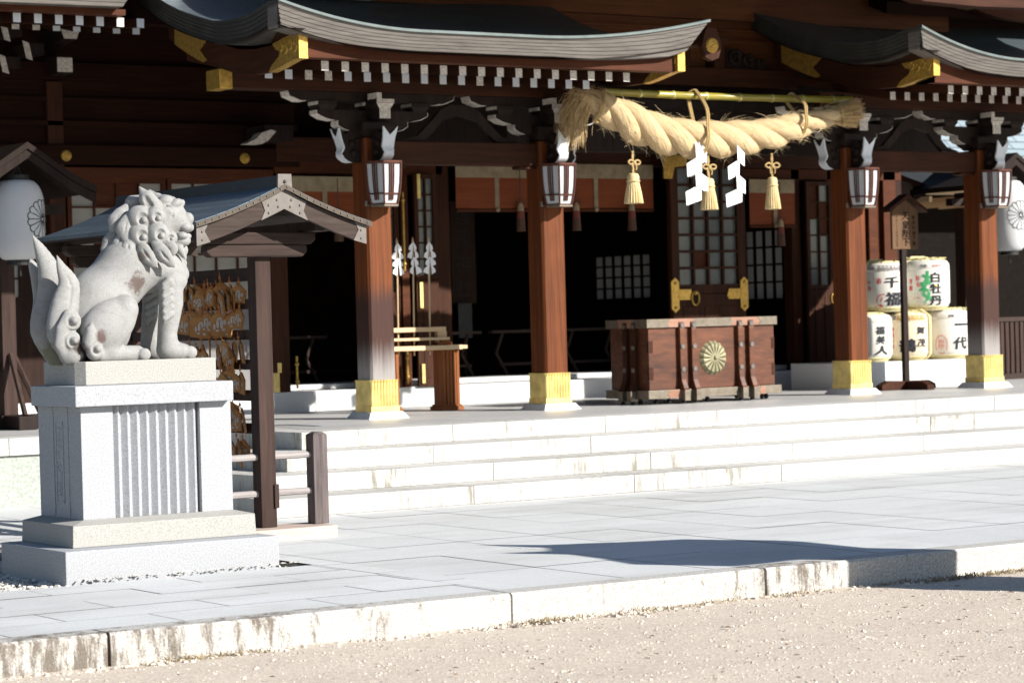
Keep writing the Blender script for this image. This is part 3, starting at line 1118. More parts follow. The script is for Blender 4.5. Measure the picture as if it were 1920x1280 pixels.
def komainu_head():
    """head and mane in their own frame: x towards the nose, z up, origin in the middle of the skull"""
    f = Field((-0.44, -0.32, -0.40), (0.36, 0.32, 0.32), 0.0056)
    f.ell((-0.06, 0, -0.03), (0.215, 0.195, 0.20), 0.05)
    f.ell((0.03, 0, 0.05), (0.15, 0.155, 0.14), 0.04)
    f.ell((0.125, 0, 0.0), (0.10, 0.112, 0.082), 0.03)
    f.ell((0.200, 0, 0.025), (0.038, 0.060, 0.042), 0.006)
    f.ell((0.135, 0, -0.118), (0.078, 0.088, 0.046), 0.012)
    f.chain([(0.13, -0.13, -0.062), (0.19, -0.10, -0.060), (0.23, 0.0, -0.062), (0.19, 0.10, -0.060), (0.13, 0.13, -0.062)], [0.008, 0.012, 0.014, 0.012, 0.008], 0.005, 1, sub=True)
    for s in (-1, 1):
        f.ell((0.185, 0.05 * s, -0.03), (0.045, 0.05, 0.034), 0.004)
        f.ell((0.165, 0.07 * s, -0.088), (0.042, 0.04, 0.026), 0.003)
        f.ell((0.115, 0.06 * s, 0.115), (0.062, 0.055, 0.034), 0.006, 0.55)
        f.ell((0.055, 0.085 * s, 0.14), (0.058, 0.05, 0.04), 0.006, 0.3)
        f.ell((0.085, 0.118 * s, 0.065), (0.036, 0.028, 0.024), 0.004)
        f.ring((0.085, 0.125 * s, 0.065), 0.040, 0.007, 0.004, sub=True)
        f.chain([(0.03, 0.148 * s, 0.05), (0.09, 0.128 * s, 0.025), (0.14, 0.09 * s, 0.012), (0.185, 0.06 * s, -0.002)], [0.013, 0.014, 0.015, 0.011], 0.003)
        f.chain([(0.035, 0.150 * s, 0.012), (0.09, 0.130 * s, -0.012), (0.135, 0.10 * s, -0.022)], [0.010, 0.012, 0.009], 0.003)
        # ear, pointed and cupped
        f.chain([(-0.02, 0.15 * s, 0.10), (-0.045, 0.17 * s, 0.155), (-0.095, 0.175 * s, 0.235)], [0.074, 0.058, 0.006], 0.004, 0.6)
        f.chain([(-0.025, 0.208 * s, 0.11), (-0.055, 0.212 * s, 0.17)], [0.034, 0.018], 0.004, 0.8, sub=True)
        for cx, cz, r, yy_ in ((-0.10, 0.028, 0.090, 0.175), (0.005, 0.035, 0.070, 0.16), (-0.10, -0.085, 0.086, 0.19), (0.022, -0.078, 0.082, 0.178), (0.096, -0.105, 0.054, 0.132), (0.088, -0.165, 0.044, 0.115)):
            yy_ += 0.02
            c_ = (cx, yy_ * s, cz)
            f.ell(c_, (r, 0.062, r * 0.96), 0.0015)
            e_ = (cx + r * 0.46, (yy_ + 0.045) * s, cz - r * 0.16)
            f.ell((cx + r * 0.50, (yy_ + 0.062) * s, cz - r * 0.10), (r * 0.52, 0.030, r * 0.60), 0.004, 0.3, sub=True)
            f.ell((e_[0], e_[1] - 0.010 * s, e_[2]), (r * 0.25, r * 0.27, r * 0.25), 0.0015)
        for p in (
            [(-0.15, 0.17, 0.06), (-0.205, 0.205, -0.04), (-0.175, 0.215, -0.14)],
            [(-0.18, 0.16, -0.05), (-0.235, 0.195, -0.14), (-0.285, 0.20, -0.235)],
            [(-0.25, 0.12, -0.04), (-0.305, 0.165, -0.12), (-0.35, 0.175, -0.205)],
            [(-0.15, 0.20, -0.12), (-0.175, 0.23, -0.18), (-0.165, 0.232, -0.235)],
            [(-0.085, 0.215, -0.14), (-0.045, 0.238, -0.215), (0.03, 0.222, -0.30)],
            [(0.01, 0.205, -0.135), (0.07, 0.212, -0.215), (0.14, 0.185, -0.30)],
            [(0.075, 0.15, -0.15), (0.11, 0.165, -0.175), (0.115, 0.17, -0.205)],
            [(-0.20, 0.12, 0.10), (-0.265, 0.15, 0.02), (-0.275, 0.16, -0.05)],
        ):
            q = [(a, (b + 0.03) * s, c_) for a, b, c_ in p]
            mid1 = [lerp(q[0][i], q[1][i], 0.55) for i in range(3)]
            mid2 = [lerp(q[1][i], q[2][i], 0.55) for i in range(3)]
            f.chain([q[0], mid1, q[1], mid2, q[2]], [0.028, 0.047, 0.050, 0.036, 0.004], 0.0015, 0.5)
            g0 = [lerp(q[0][i], q[1][i], 0.4) for i in range(3)]
            g1 = [lerp(q[1][i], q[2][i], 0.5) for i in range(3)]
            f.chain([(g0[0], g0[1] + 0.036 * s, g0[2]), (g1[0], g1[1] + 0.03 * s, g1[2])], [0.008, 0.011], 0.003, 1, sub=True)
    for a in (-0.085, 0.0, 0.085):
        f.chain([(-0.06, a, 0.15), (-0.16, a * 1.2, 0.135), (-0.235, a * 1.4, 0.05)], [0.04, 0.05, 0.015], 0.004)
        f.chain([(-0.20, a, 0.07), (-0.27, a * 1.2, -0.03), (-0.32, a * 1.4, -0.14)], [0.045, 0.055, 0.012], 0.004)
    f.chain([(0.125, -0.05, -0.14), (0.155, -0.05, -0.19), (0.185, -0.05, -0.245)], [0.035, 0.026, 0.005], 0.004)
    f.chain([(0.125, 0.05, -0.14), (0.15, 0.05, -0.19), (0.17, 0.05, -0.24)], [0.035, 0.026, 0.005], 0.004)
    return f.mesh()


def komainu_mat():
    m, t, b = base_mat("statue_granite")
    v = coords(t)
    s = noise_tex(t, v, 170, 3, 0.85)
    c = ramp(t, s, [(0.34, (0.20, 0.198, 0.19)), (0.5, (0.275, 0.273, 0.265)), (0.66, (0.335, 0.333, 0.325))])
    g = noise_tex(t, v, 9, 6, 0.75)
    c = mixc(t, math_n(t, 'MULTIPLY', math_n(t, 'SUBTRACT', g, 0.45, True), 1.7), c, (0.14, 0.13, 0.11))
    tc = N(t, "ShaderNodeTexCoord")

    def blob(cx, cy, cz, r, col, amt):
        nonlocal c
        d = N(t, "ShaderNodeVectorMath", operation='DISTANCE')
        t.links.new(tc.outputs['Object'], d.inputs[0])
        d.inputs[1].default_value = (cx, cy, cz)
        e = math_n(t, 'ADD', d.outputs['Value'], math_n(t, 'MULTIPLY', math_n(t, 'SUBTRACT', g, 0.5), r * 3.6))
        mr = N(t, "ShaderNodeMapRange")
        mr.interpolation_type = 'SMOOTHSTEP'
        t.links.new(e, mr.inputs[0])
        mr.inputs[1].default_value = r * 1.25
        mr.inputs[2].default_value = r * 0.6
        c = mixc(t, math_n(t, 'MULTIPLY', mr.outputs[0], amt), c, col)
    blob(0.03, -0.19, 0.51, 0.075, (0.075, 0.045, 0.034), 0.85)
    blob(0.07, -0.19, 0.43, 0.05, (0.075, 0.045, 0.034), 0.7)
    blob(-0.30, -0.27, 0.16, 0.045, (0.11, 0.06, 0.05), 0.85)
    blob(-0.43, -0.22, 0.10, 0.055, (0.05, 0.032, 0.028), 0.85)
    blob(0.05, -0.20, 0.70, 0.04, (0.11, 0.075, 0.055), 0.7)
    blob(-0.50, 0.0, 0.03, 0.15, (0.12, 0.12, 0.065), 0.8)
    t.links.new(c, b.inputs['Base Color'])
    b.inputs['Roughness'].default_value = 0.75
    b.inputs['Specular IOR Level'].default_value = 0.35
    bump(t, b, s, 0.3, 0.004)
    return m


V, Fq = komainu_mesh()
Vh, Fh = komainu_head()
ca, sa = math.cos(R(-36)), math.sin(R(-36))
Vh = np.stack([Vh[:, 0] * ca - Vh[:, 1] * sa + 0.27, Vh[:, 0] * sa + Vh[:, 1] * ca - 0.01, Vh[:, 2] * 1.03 + 0.925], -1)
Fq = np.concatenate([Fq, Fh + len(V)])
V = np.concatenate([V, Vh])
me = bpy.data.meshes.new("guardian_lion_dog")
me.from_pydata(V.tolist(), [], Fq.tolist())
me.materials.append(komainu_mat())
me.polygons.foreach_set("use_smooth", [True] * len(me.polygons))
kom = bpy.data.objects.new("guardian_lion_dog", me)
COL.objects.link(kom)
kom.location = (7.215, 15.66, 1.551)
smo = kom.modifiers.new("soften", 'SMOOTH')
smo.factor = 0.5
smo.iterations = 1
tag(kom, "seated pale stone guardian lion-dog with curled mane and upright flame tail on the fluted pedestal", "statue")
# ------------------------------------------------------------------ shrine hall
hall = thing("shrine_hall", (17.2, 24.0, 0.8), "dark red-brown wooden shrine hall with curved copper porch roofs and white-tipped rafters", "shrine hall")
CX = [12.91, 15.03, 19.235, 21.315]
HW = 0.145
CY0, CY1 = 21.9, 22.19
CYM = 22.045


def column(i, x, mat):
    mb = MB()
    c = 0.022
    pl = [(x - HW + c, CY0), (x + HW - c, CY0), (x + HW, CY0 + c), (x + HW, CY1 - c), (x + HW - c, CY1), (x - HW + c, CY1), (x - HW, CY1 - c), (x - HW, CY0 + c)]
    mb.prism(pl, 'z', 0.866, 3.62)
    col = mb.build("column", mat, hall)
    # fluted brass shoe
    mb = MB()
    e = 0.012
    n = 9
    poly = []
    corners = [(x - HW - e, CY0 - e), (x + HW + e, CY0 - e), (x + HW + e, CY1 + e), (x - HW - e, CY1 + e)]
    for (a, b) in zip(corners, corners[1:] + corners[:1]):
        for k in range(n):
            for tt, dd in ((0.0, 0.003), (0.25, -0.004), (0.5, -0.006), (0.75, -0.004)):
                t_ = (k + tt) / n
                px, py = lerp(a[0], b[0], t_), lerp(a[1], b[1], t_)
                nx, ny = (b[1] - a[1]), -(b[0] - a[0])
                L = math.hypot(nx, ny)
                poly.append((px - nx / L * dd, py - ny / L * dd))
    mb.prism(poly, 'z', 0.93, 1.183)
    mb.box(x - HW - e - 0.006, x + HW + e + 0.006, CY0 - e - 0.006, CY1 + e + 0.006, 0.868, 0.928)
    # scalloped rim
    for k in range(n):
        a = lerp(x - HW - e, x + HW + e, (k + 0.5) / n)
        mb.tube([(a, CY0 - e + 0.004, 1.17), (a, CY0 - e + 0.004, 1.19)], 0.017, 8)
        b = lerp(CY0 - e, CY1 + e, (k + 0.5) / n)
        mb.tube([(x - HW - e + 0.004, b, 1.17), (x - HW - e + 0.004, b, 1.19)], 0.017, 8)
    mb.build("brass_shoe", GOLDY, col)
    mb = MB()
    mb.frustum(x, CYM, 0.79, 0.868, 0.245, 0.245, 0.19, 0.19)
    mb.build("stone_plinth", STONE, col, bevel=0.006)
    return col


for i, x in enumerate(CX):
    column(i, x, COLWOOD_W if i in (0, 3) else COLWOOD)

# ---- tie beams
for a, b in ((0, 1), (2, 3)):
    mb = MB()
    mb.box(CX[a] + HW + 0.002, CX[b] - HW - 0.002, 21.95, 22.14, 3.365, 3.60)
    mb.box(CX[a] + HW + 0.002, CX[a] + HW + 0.22, 21.97, 22.12, 3.33, 3.363)
    mb.box(CX[b] - HW - 0.22, CX[b] - HW - 0.002, 21.97, 22.12, 3.33, 3.363)
    mb.build("tie_beam", WOODX, hall, bevel=0.008)


# ---- carved beam noses with white painted edge
def nose(x, y, dx, dy):
    """dx,dy: outward direction; (x,y) where the nose leaves the column"""
    prof = [(0.0, 3.38), (0.10, 3.375), (0.17, 3.40), (0.225, 3.46), (0.205, 3.52), (0.235, 3.60), (0.265, 3.715), (0.19, 3.66), (0.10, 3.70), (0.0, 3.70)]
    n = len(prof)
    px, py = -dy, dx
    h = 0.06
    mb = MB()
    vs = []
    for s in (-h, h):
        for d, z in prof:
            vs.append((x + dx * d + px * s, y + dy * d + py * s, z))
    fs = [list(range(n)), list(range(2 * n - 1, n - 1, -1))] + [(i, (i + 1) % n, n + (i + 1) % n, n + i) for i in range(n)]
    mb.add(vs, fs)
    for k, (d, z, r) in enumerate(((0.10, 3.47, 0.045), (0.12, 3.57, 0.035), (0.05, 3.60, 0.03))):
        for s in (-h, h):
            mb.ball((x + dx * d + px * s, y + dy * d + py * s, z), r, 10, 0, (1, 1, 1))
    ob = mb.build("beam_nose", BLACKW, hall)
    edge = smooth_path([(0.05, 3.385, 0), (0.13, 3.378, 0), (0.205, 3.415, 0), (0.232, 3.465, 0), (0.212, 3.52, 0), (0.228, 3.575, 0), (0.250, 3.64, 0), (0.275, 3.72, 0)], 3)
    mb = MB()
    w = 0.068
    rows = []
    for i, p in enumerate(edge):
        t_ = i / (len(edge) - 1)
        ww = w * (0.85 if t_ < 0.45 else 1.0) * (0.9 if 0.42 < t_ < 0.55 else 1)
        notch = max(0, t_ - 0.78) / 0.22
        d, z = p[0] + 0.006, p[1]
        zc = z - 0.085 * notch * (1 if notch > 0 else 0)
        dc = d - 0.02 * notch
        rows.append([(x + dx * d - px * ww * (1 + 0.25 * notch), y + dy * d - py * ww * (1 + 0.25 * notch), z),
                     (x + dx * dc, y + dy * dc, zc),
                     (x + dx * d + px * ww * (1 + 0.25 * notch), y + dy * d + py * ww * (1 + 0.25 * notch), z)])
    mb.grid(rows)
    rows2 = [[(a - dx * 0.02, b - dy * 0.02, c) for a, b, c in r] for r in rows]
    mb.grid(rows2, flip=True)
    for q in (0, 2):
        mb.grid([[r[q] for r in rows], [r[q] for r in rows2]])
    mb.build("painted_edge", WHITEP, ob, smooth=True)


for x in CX:
    nose(x, CY0 + 0.01, 0, -1)
for x, s in ((CX[0], -1), (CX[1], 1), (CX[2], -1), (CX[3], 1)):
    nose(x + s * (HW - 0.01), CYM, s, 0)


# ---- bracket sets over the columns
def bracket(x):
    mb = MB()
    mb.frustum(x, CYM, 3.63, 3.70, 0.13, 0.13, 0.19, 0.19)
    mb.box(x - 0.19, x + 0.19, CYM - 0.19, CYM + 0.19, 3.70, 3.775)
    root = mb.build("bearing_block", BLACKW, hall, bevel=0.005)
    mb = MB()

    def arm(y0, y1, L, z0, z1, dep):
        prof = [(-L, z1), (-L, z0 + dep), (-L * 0.86, z0 + dep * 0.35), (-L * 0.66, z0), (L * 0.66, z0), (L * 0.86, z0 + dep * 0.35), (L, z0 + dep), (L, z1)]
        mb.prism([(x + a, b) for a, b in prof], 'y', y0, y1)
        for s in (-1, 1):
            prof_w = [(L + 0.004, z1 - 0.005), (L + 0.004, z0 + dep), (L * 0.86, z0 + dep * 0.35 - 0.003), (L * 0.70, z0 - 0.003), (L * 0.70, z0 - 0.006), (L * 0.88, z0 + dep * 0.3 - 0.006), (L + 0.009, z0 + dep - 0.004), (L + 0.009, z1 - 0.005)]
            mb.prism([(x + s * a, b) for a, b in prof_w], 'y', y0 + 0.004, y1 - 0.004, 1)
    arm(CYM - 0.075, CYM + 0.075, 0.40, 3.70, 3.80, 0.05)
    arm(CYM - 0.078, CYM + 0.078, 0.64, 3.80, 3.90, 0.06)
    for s in (-1, 0, 1):
        mb.frustum(x + s * 0.54, CYM, 3.90, 3.945, 0.075, 0.095, 0.105, 0.11)
        mb.box(x + s * 0.54 - 0.105, x + s * 0.54 + 0.105, CYM - 0.11, CYM + 0.11, 3.945, 3.985)
        mb.box(x + s * 0.54 - 0.108, x + s * 0.54 - 0.103 , CYM - 0.1, CYM + 0.1, 3.948, 3.982, 1)
    # front-reaching arm with white cut end
    mb.box(x - 0.062, x + 0.062, 21.74, 21.97, 3.80, 3.90)
    mb.box(x - 0.062, x + 0.062, 21.734, 21.739, 3.805, 3.90, 1)
    mb.frustum(x, 21.82, 3.90, 3.955, 0.062, 0.08, 0.095, 0.09)
    mb.hexa([(x - 0.062, 21.735, 3.902), (x + 0.062, 21.735, 3.902), (x + 0.062, 21.738, 3.902), (x - 0.062, 21.738, 3.902),
             (x - 0.10, 21.722, 3.958), (x + 0.10, 21.722, 3.958), (x + 0.10, 21.727, 3.958), (x - 0.10, 21.727, 3.958)], 1)
    mb.box(x - 0.10, x + 0.10, 21.722, 21.92, 3.96, 4.0)
    mb.box(x - 0.10, x + 0.10, 21.716, 21.721, 3.962, 3.998, 1)
    mb.box(x - 0.10, x - 0.045, 21.716, 21.9, 4.0, 4.06, 1)
    # boat-shaped arm under the purlin with white noses
    L = 0.97
    prof = [(-L, 4.078), (-L + 0.02, 4.03), (-L + 0.14, 3.99), (-0.5, 3.988), (0.5, 3.988), (L - 0.14, 3.99), (L - 0.02, 4.03), (L, 4.078)]
    mb.prism([(x + a, b) for a, b in prof], 'y', CYM - 0.085, CYM + 0.085)
    for s in (-1, 1):
        pw = [(L - 0.005, 4.076), (L - 0.02, 4.028), (L - 0.14, 3.986), (L - 0.20, 3.984), (L - 0.20, 3.979), (L - 0.13, 3.980), (L - 0.012, 4.024), (L + 0.004, 4.076)]
        mb.prism([(x + s * a, b) for a, b in pw], 'y', CYM - 0.08, CYM + 0.08, 1)
    mb.build("bracket_arms", [BLACKW, WHITEW], root)


for x in CX:
    bracket(x)

# ---- purlins
mb = MB()
mb.box(11.24, 15.62, 21.92, 22.17, 4.082, 4.25)
p_l = mb.build("purlin", WOODX, hall, bevel=0.006)
mb = MB()
mb.box(11.16, 11.30, 21.90, 22.19, 4.07, 4.262)
mb.build("gilt_end_cap", GOLD, p_l, bevel=0.005)
mb = MB()
mb.box(18.75, 23.2, 21.92, 22.17, 4.082, 4.25)
p_r = mb.build("purlin", WOODX, hall, bevel=0.006)


# ---- frog-leg strut panels between the brackets
def frog_leg(x0, x1):
    mb = MB()
    c = (x0 + x1) / 2
    w = (x1 - x0) / 2
    outer = [(-1.0, 3.61), (-0.72, 3.66), (-0.5, 3.80), (-0.32, 3.93), (-0.16, 3.985), (0.16, 3.985), (0.32, 3.93), (0.5, 3.80), (0.72, 3.66), (1.0, 3.61)]
    inner = [(0.62, 3.61), (0.45, 3.70), (0.30, 3.82), (0.0, 3.88), (-0.30, 3.82), (-0.45, 3.70), (-0.62, 3.61)]
    pts = [(c + a * w, z) for a, z in outer] + [(c + a * w, z) for a, z in inner]
    mb.prism(pts, 'y', CYM - 0.03, CYM + 0.03)
    mb.build("frog_leg_strut", BLACKW, hall)


frog_leg(13.25, 14.70)
frog_leg(19.58, 20.97)


# ---- copper porch roofs
def roof_mat():
    m, t, b = base_mat("copper_shingle")
    v = coords(t)
    br = N(t, "ShaderNodeTexBrick")
    br.inputs['Scale'].default_value = 1.0
    br.inputs['Brick Width'].default_value = 0.62
    br.inputs['Row Height'].default_value = 0.115
    br.inputs['Mortar Size'].default_value = 0.006
    br.inputs['Color1'].default_value = (0.085, 0.108, 0.128, 1)
    br.inputs['Color2'].default_value = (0.115, 0.145, 0.165, 1)
    br.inputs['Mortar'].default_value = (0.02, 0.025, 0.03, 1)
    t.links.new(v, br.inputs['Vector'])
    f = noise_tex(t, v, 2.5, 4)
    c = mixc(t, math_n(t, 'MULTIPLY', f, 0.5), br.outputs['Color'], (0.14, 0.17, 0.175))
    t.links.new(c, b.inputs['Base Color'])
    b.inputs['Roughness'].default_value = 0.42
    b.inputs['Metallic'].default_value = 0.35
    b.inputs['Specular IOR Level'].default_value = 0.5
    bump(t, b, br.outputs['Fac'], -0.6, 0.012)
    return m


SHING = roof_mat()
VERGE = [(20.2, 4.715), (20.45, 4.705), (20.62, 4.668), (20.85, 4.638), (21.2, 4.64), (21.5, 4.672), (21.82, 4.75), (22.16, 4.842), (22.45, 4.94), (22.75, 5.06), (23.2, 5.27)]
MIDP = [(20.2, 4.485), (20.8, 4.545), (21.4, 4.64), (22.0, 4.78), (22.6, 4.97), (23.2, 5.22)]


def porch_roof(XA, XB, rise_a, rise_b, nm_left=True):
    W = XB - XA

    def edge_top(x):
        u = x - XA
        v = XB - x
        return 4.485 + rise_a * max(0, 1 - u / 1.55) ** 2.0 + rise_b * max(0, 1 - v / 2.1) ** 1.9

    def wv(x):
        return max(0, 1 - (x - XA) / 1.35) ** 2 + max(0, 1 - (XB - x) / 1.6) ** 2

    def zs(x, y):
        zv = interp(y, VERGE) - VERGE[0][1]
        zm = interp(y, MIDP) - MIDP[0][1]
        w = min(1, wv(x))
        return edge_top(x) + zm * (1 - w) + zv * w
    mb = MB()
    xs = [lerp(XA, XB, i / 60) for i in range(61)]
    ys = [lerp(20.2, 23.2, j / 30) for j in range(31)]
    mb.grid([[(x, y, zs(x, y)) for x in xs] for y in ys])
    mb.grid([[(x, y, zs(x, y) - 0.215) for x in xs] for y in ys], 1, flip=True)
    rf = mb.build("porch_roof", [SHING, WALLW], hall, smooth=True)
    # layered front fascia
    mb = MB()
    NL = 6
    rows = []
    for l in range(NL):
        for q, (t_, off) in enumerate(((l / NL, 0.0), ((l + 0.86) / NL, 0.0), ((l + 0.86) / NL, 0.012), ((l + 1) / NL, 0.012))):
            row = []
            for x in xs:
                th = 0.185 + 0.055 * max(0, 1 - (x - XA) / 1.2) + 0.13 * max(0, 1 - (XB - x) / 1.9)
                xx = x
                tail = max(0, 1 - (XB - x) / 0.5)
                xx = x - 0.27 * tail * t_
                row.append((xx, 20.195 + t_ * 0.045 + off, edge_top(x) - t_ * th))
            rows.append(row)
    mb.grid(rows)
    mb.grid([[(p[0], p[1] + 0.16, p[2]) for p in rows[-1]], rows[-1]], flip=True)
    for k in (0, -1):
        mb.add([r[k] for r in rows] + [(rows[-1][k][0], 20.40, rows[-1][k][2]), (rows[0][k][0], 20.40, rows[0][k][2])], [list(range(len(rows) + 2))])
    mb.build("layered_fascia", COPPERF, rf, smooth=False)
    # pale folded drip edge
    mb = MB()
    mb.grid([[(x, 20.175, edge_top(x) - 0.012) for x in xs], [(x, 20.172, edge_top(x) + 0.012) for x in xs], [(x, 20.20, edge_top(x) + 0.018) for x in xs], [(x, 20.27, zs(x, 20.27) + 0.012) for x in xs]])
    mb.grid([[(x, 20.175, edge_top(x) - 0.012) for x in xs], [(x, 20.2, edge_top(x) - 0.012) for x in xs]], flip=True)
    mb.build("drip_edge", EDGECU, rf, smooth=True)
    # verges
    for X, s in ((XA, -1), (XB, 1)):
        mb = MB()
        yv = [lerp(20.19 if s < 0 else 20.25, 23.2, j / 40) for j in range(41)]
        r_ = []
        for l in range(NL):
            for t_, off in ((l / NL, 0.0), ((l + 0.86) / NL, 0.0), ((l + 0.86) / NL, 0.010), ((l + 1) / NL, 0.010)):
                r_.append([(X + s * (0.006 - off - (0.03 + (0.24 * max(0, 1 - (y - 20.19) / 1.0) if s > 0 else 0)) * t_), y, zs(X, max(20.2, y)) - t_ * (0.25 - 0.03 * min(1, (y - 20.2) / 1.5))) for y in yv])
        mb.grid(r_, flip=(s > 0))
        mb.grid([r_[-1], [(p[0] - s * 0.25, p[1], p[2]) for p in r_[-1]]], flip=(s > 0))
        mb.build("verge_fascia", COPPERD, rf)
        # barge board with gilt ends
        xb = X - s * 0.30
        mb = MB()
        ya = [lerp(20.30, 23.0, j / 24) for j in range(25)]
        top = [(y, zs(X, y) - 0.262) for y in ya]
        bot = [(y, zs(X, y) - 0.262 - 0.24) for y in ya]
        mb.prism(top + bot[::-1], 'x', xb - 0.035, xb + 0.035)
        bb = mb.build("barge_board", WOODY, rf)
        mb = MB()
        yg = [20.285, 20.40, 20.55, 20.70, 20.80]
        tp = [(y, zs(X, max(y, 20.2)) - 0.258) for y in yg]
        bt = [(y, zs(X, max(y, 20.2)) - 0.258 - 0.25) for y in yg[:-1]]
        mid = [(20.74, zs(X, 20.7) - 0.33), (20.66, zs(X, 20.7) - 0.355), (20.68, zs(X, 20.7) - 0.40), (20.82, zs(X, 20.75) - 0.46), (20.88, zs(X, 20.8) - 0.506)]
        mb.prism(tp + mid + [(20.88, zs(X, 20.8) - 0.515)] + bt[::-1], 'x', xb - 0.045, xb + 0.045)
        for k in range(4):
            c_ = (20.36 + 0.09 * k, zs(X, 20.4) - 0.38 + 0.03 * (k % 2))
            for sx in (-0.046, 0.046):
                arc = [(xb + sx, c_[0] + (0.008 + 0.006 * j) * math.cos(j * 0.8), c_[1] + (0.008 + 0.008 * j) * math.sin(j * 0.8)) for j in range(9)]
                mb.tube(arc, 0.007, 5)
        mb.build("gilt_fitting", GOLD, bb)
        mb = MB()
        y2 = [22.25, 22.4, 22.6, 22.85]
        tp = [(y, zs(X, y) - 0.258) for y in y2]
        bt = [(y, zs(X, y) - 0.258 - 0.25) for y in y2]
        mb.prism([(22.12, tp[0][1] - 0.02), *tp, *bt[::-1], (22.16, bt[0][1] + 0.01), (22.30, tp[0][1] - 0.13)], 'x', xb - 0.045, xb + 0.045)
        mb.build("gilt_fitting", GOLD, bb)
    # boards between fascia and rafters
    mb = MB()
    xs2 = [lerp(XA + 0.32, XB - 0.34, i / 40) for i in range(41)]

    def eb(x):
        th = 0.185 + 0.055 * max(0, 1 - (x - XA) / 1.2) + 0.13 * max(0, 1 - (XB - x) / 1.9)
        return edge_top(x) - th
    mb.grid([[(x, 20.34, eb(x) - 0.001) for x in xs2], [(x, 20.34, 4.215) for x in xs2], [(x, 20.48, 4.212) for x in xs2]])
    mb.grid([[(x, 20.48, 4.212) for x in xs2], [(x, 21.35, 4.33) for x in xs2], [(x, 22.9, 4.65) for x in xs2]])
    mb.build("eave_board", WOODRED, hall)
    return rf


porch_roof(10.90, 15.84, 0.225, 0.245)
porch_roof(18.72, 23.55, 0.31, 0.23)


# ---- rafters with white cut ends, two tiers
def rafter(y0, y1, z0, slope, x, w=0.037, h=0.088):
    mb = MB()
    z1 = z0 + slope * (y1 - y0)
    mb.hexa([(x - w, y0, z0), (x + w, y0, z0), (x + w, y1, z1), (x - w, y1, z1), (x - w, y0, z0 + h), (x + w, y0, z0 + h), (x + w, y1, z1 + h), (x - w, y1, z1 + h)])
    return mb


def rafter_row(x0, n, sp, y0, y1, z0, slope, seedw):
    rg = random.Random(seedw)
    first, first_b = None, None
    for k in range(n):
        x = x0 + k * sp
        if first is None:
            first = rafter(y0, y1, z0, slope, x).build("rafter", WOODY, hall)
            mbe = MB()
            mbe.box(x - 0.0385, x + 0.0385, y0 - 0.005, y0 - 0.0005, z0 - 0.001, z0 + 0.089)
            cap = mbe.build("painted_end", WHITEP, first)
            capw = cap.data.copy()
            capw.materials[0] = WHITEW
            o = first
        else:
            o = dup_part(first, hall, (k * sp, 0, 0))
        if rg.random() < 0.28:
            kids(o)[0].data = capw


rafter_row(11.54 + 0.0, 17, 0.2165, 20.50, 21.45, 4.118, 0.115, 1)
rafter_row(11.49 - 0.17, 18, 0.2165, 21.20, 22.85, 4.106, 0.2, 2)
rafter_row(19.42, 17, 0.2165, 20.50, 21.45, 4.118, 0.115, 3)
rafter_row(19.20, 18, 0.2165, 21.20, 22.85, 4.106, 0.2, 4)
rafter_row(9.27, 8, 0.2165, 22.85, 23.6, 4.745, 0.1, 5)
rafter_row(9.07, 10, 0.2165, 23.45, 24.8, 4.755, 0.2, 6)

# ---- main roof eave at the left, over the side bays
mb = MB()
xs = [4.5, 6.5, 8.5, 10.3, 10.62]
rows = []
for l in range(6):
    for t_, off in ((l / 6, 0), ((l + .85) / 6, 0), ((l + .85) / 6, 0.012), ((l + 1) / 6, 0.012)):
        rows.append([(x - 0.16 * t_ * (1 if x > 10.5 else 0), 22.5 + 0.05 * t_ + off, 5.13 - 0.25 * t_ + 0.012 * max(0, x - 9)) for x in xs])
mb.grid(rows)
mb.grid([rows[-1], [(p[0], 22.8, p[2]) for p in rows[-1]]])
mb.grid([rows[0], [(p[0], 26.0, 6.6) for p in rows[0]]], flip=True)
mb.add([r[-1] for r in rows] + [(10.46, 22.9, 4.9), (10.62, 22.9, 5.3)], [list(range(len(rows) + 2))])
eave_l = mb.build("main_roof_eave", COPPERF, hall)
mb = MB()
mb.grid([[(x, 22.68, 4.895) for x in (4.5, 10.55)], [(x, 22.68, 4.838) for x in (4.5, 10.55)], [(x, 22.84, 4.835) for x in (4.5, 10.55)], [(x, 24.8, 5.12) for x in (4.5, 11.9)]])
mb.build("eave_board", WOODRED, hall)

# ---- centre: gable roof over the rope bay, its boards and carvings
mb = MB()
arch = [(15.1, 5.02), (16.0, 5.0), (16.7, 5.02), (17.15, 5.14), (17.45, 5.30), (17.75, 5.30), (18.05, 5.14), (18.5, 5.02), (19.3, 5.0), (20.2, 5.02)]
top = [(20.2, 5.5), (18.6, 5.62), (17.6, 5.95), (16.6, 5.62), (15.1, 5.5)]
mb.prism(arch + top, 'y', 19.9, 20.12)
mb.build("gable_barge_board", WOODX, hall)
mb = MB()
mb.prism([(19.88, 5.5), (23.4, 5.85), (26, 7.2), (26, 7.35), (23.4, 6.1), (19.88, 5.75)], 'x', 12.0, 23.0)
mb.prism([(22.95, 5.15), (26, 6.3), (26, 6.5), (22.95, 5.3)], 'x', 3.0, 13.5)
mb.build("main_roof", SHING, hall)
mb = MB()
mb.box(10.5, 21.8, 23.02, 23.2, 5.165, 5.62)
mb.box(13.2, 21.8, 23.10, 23.2, 4.62, 5.16)
mb.box(13.2, 21.8, 23.06, 23.2, 4.89, 4.94)
mb.box(13.2, 21.8, 23.04, 23.2, 5.035, 5.06)
mb.build("gable_board", PLANK, hall)
mb = MB()
mb.box(15.2, 19.3, 22.95, 23.15, 4.385, 4.60)
mb.build("rainbow_beam", WOODX, hall, bevel=0.01)
mb = MB()
mb.box(15.2, 19.3, 23.0, 23.2, 3.62, 4.10)
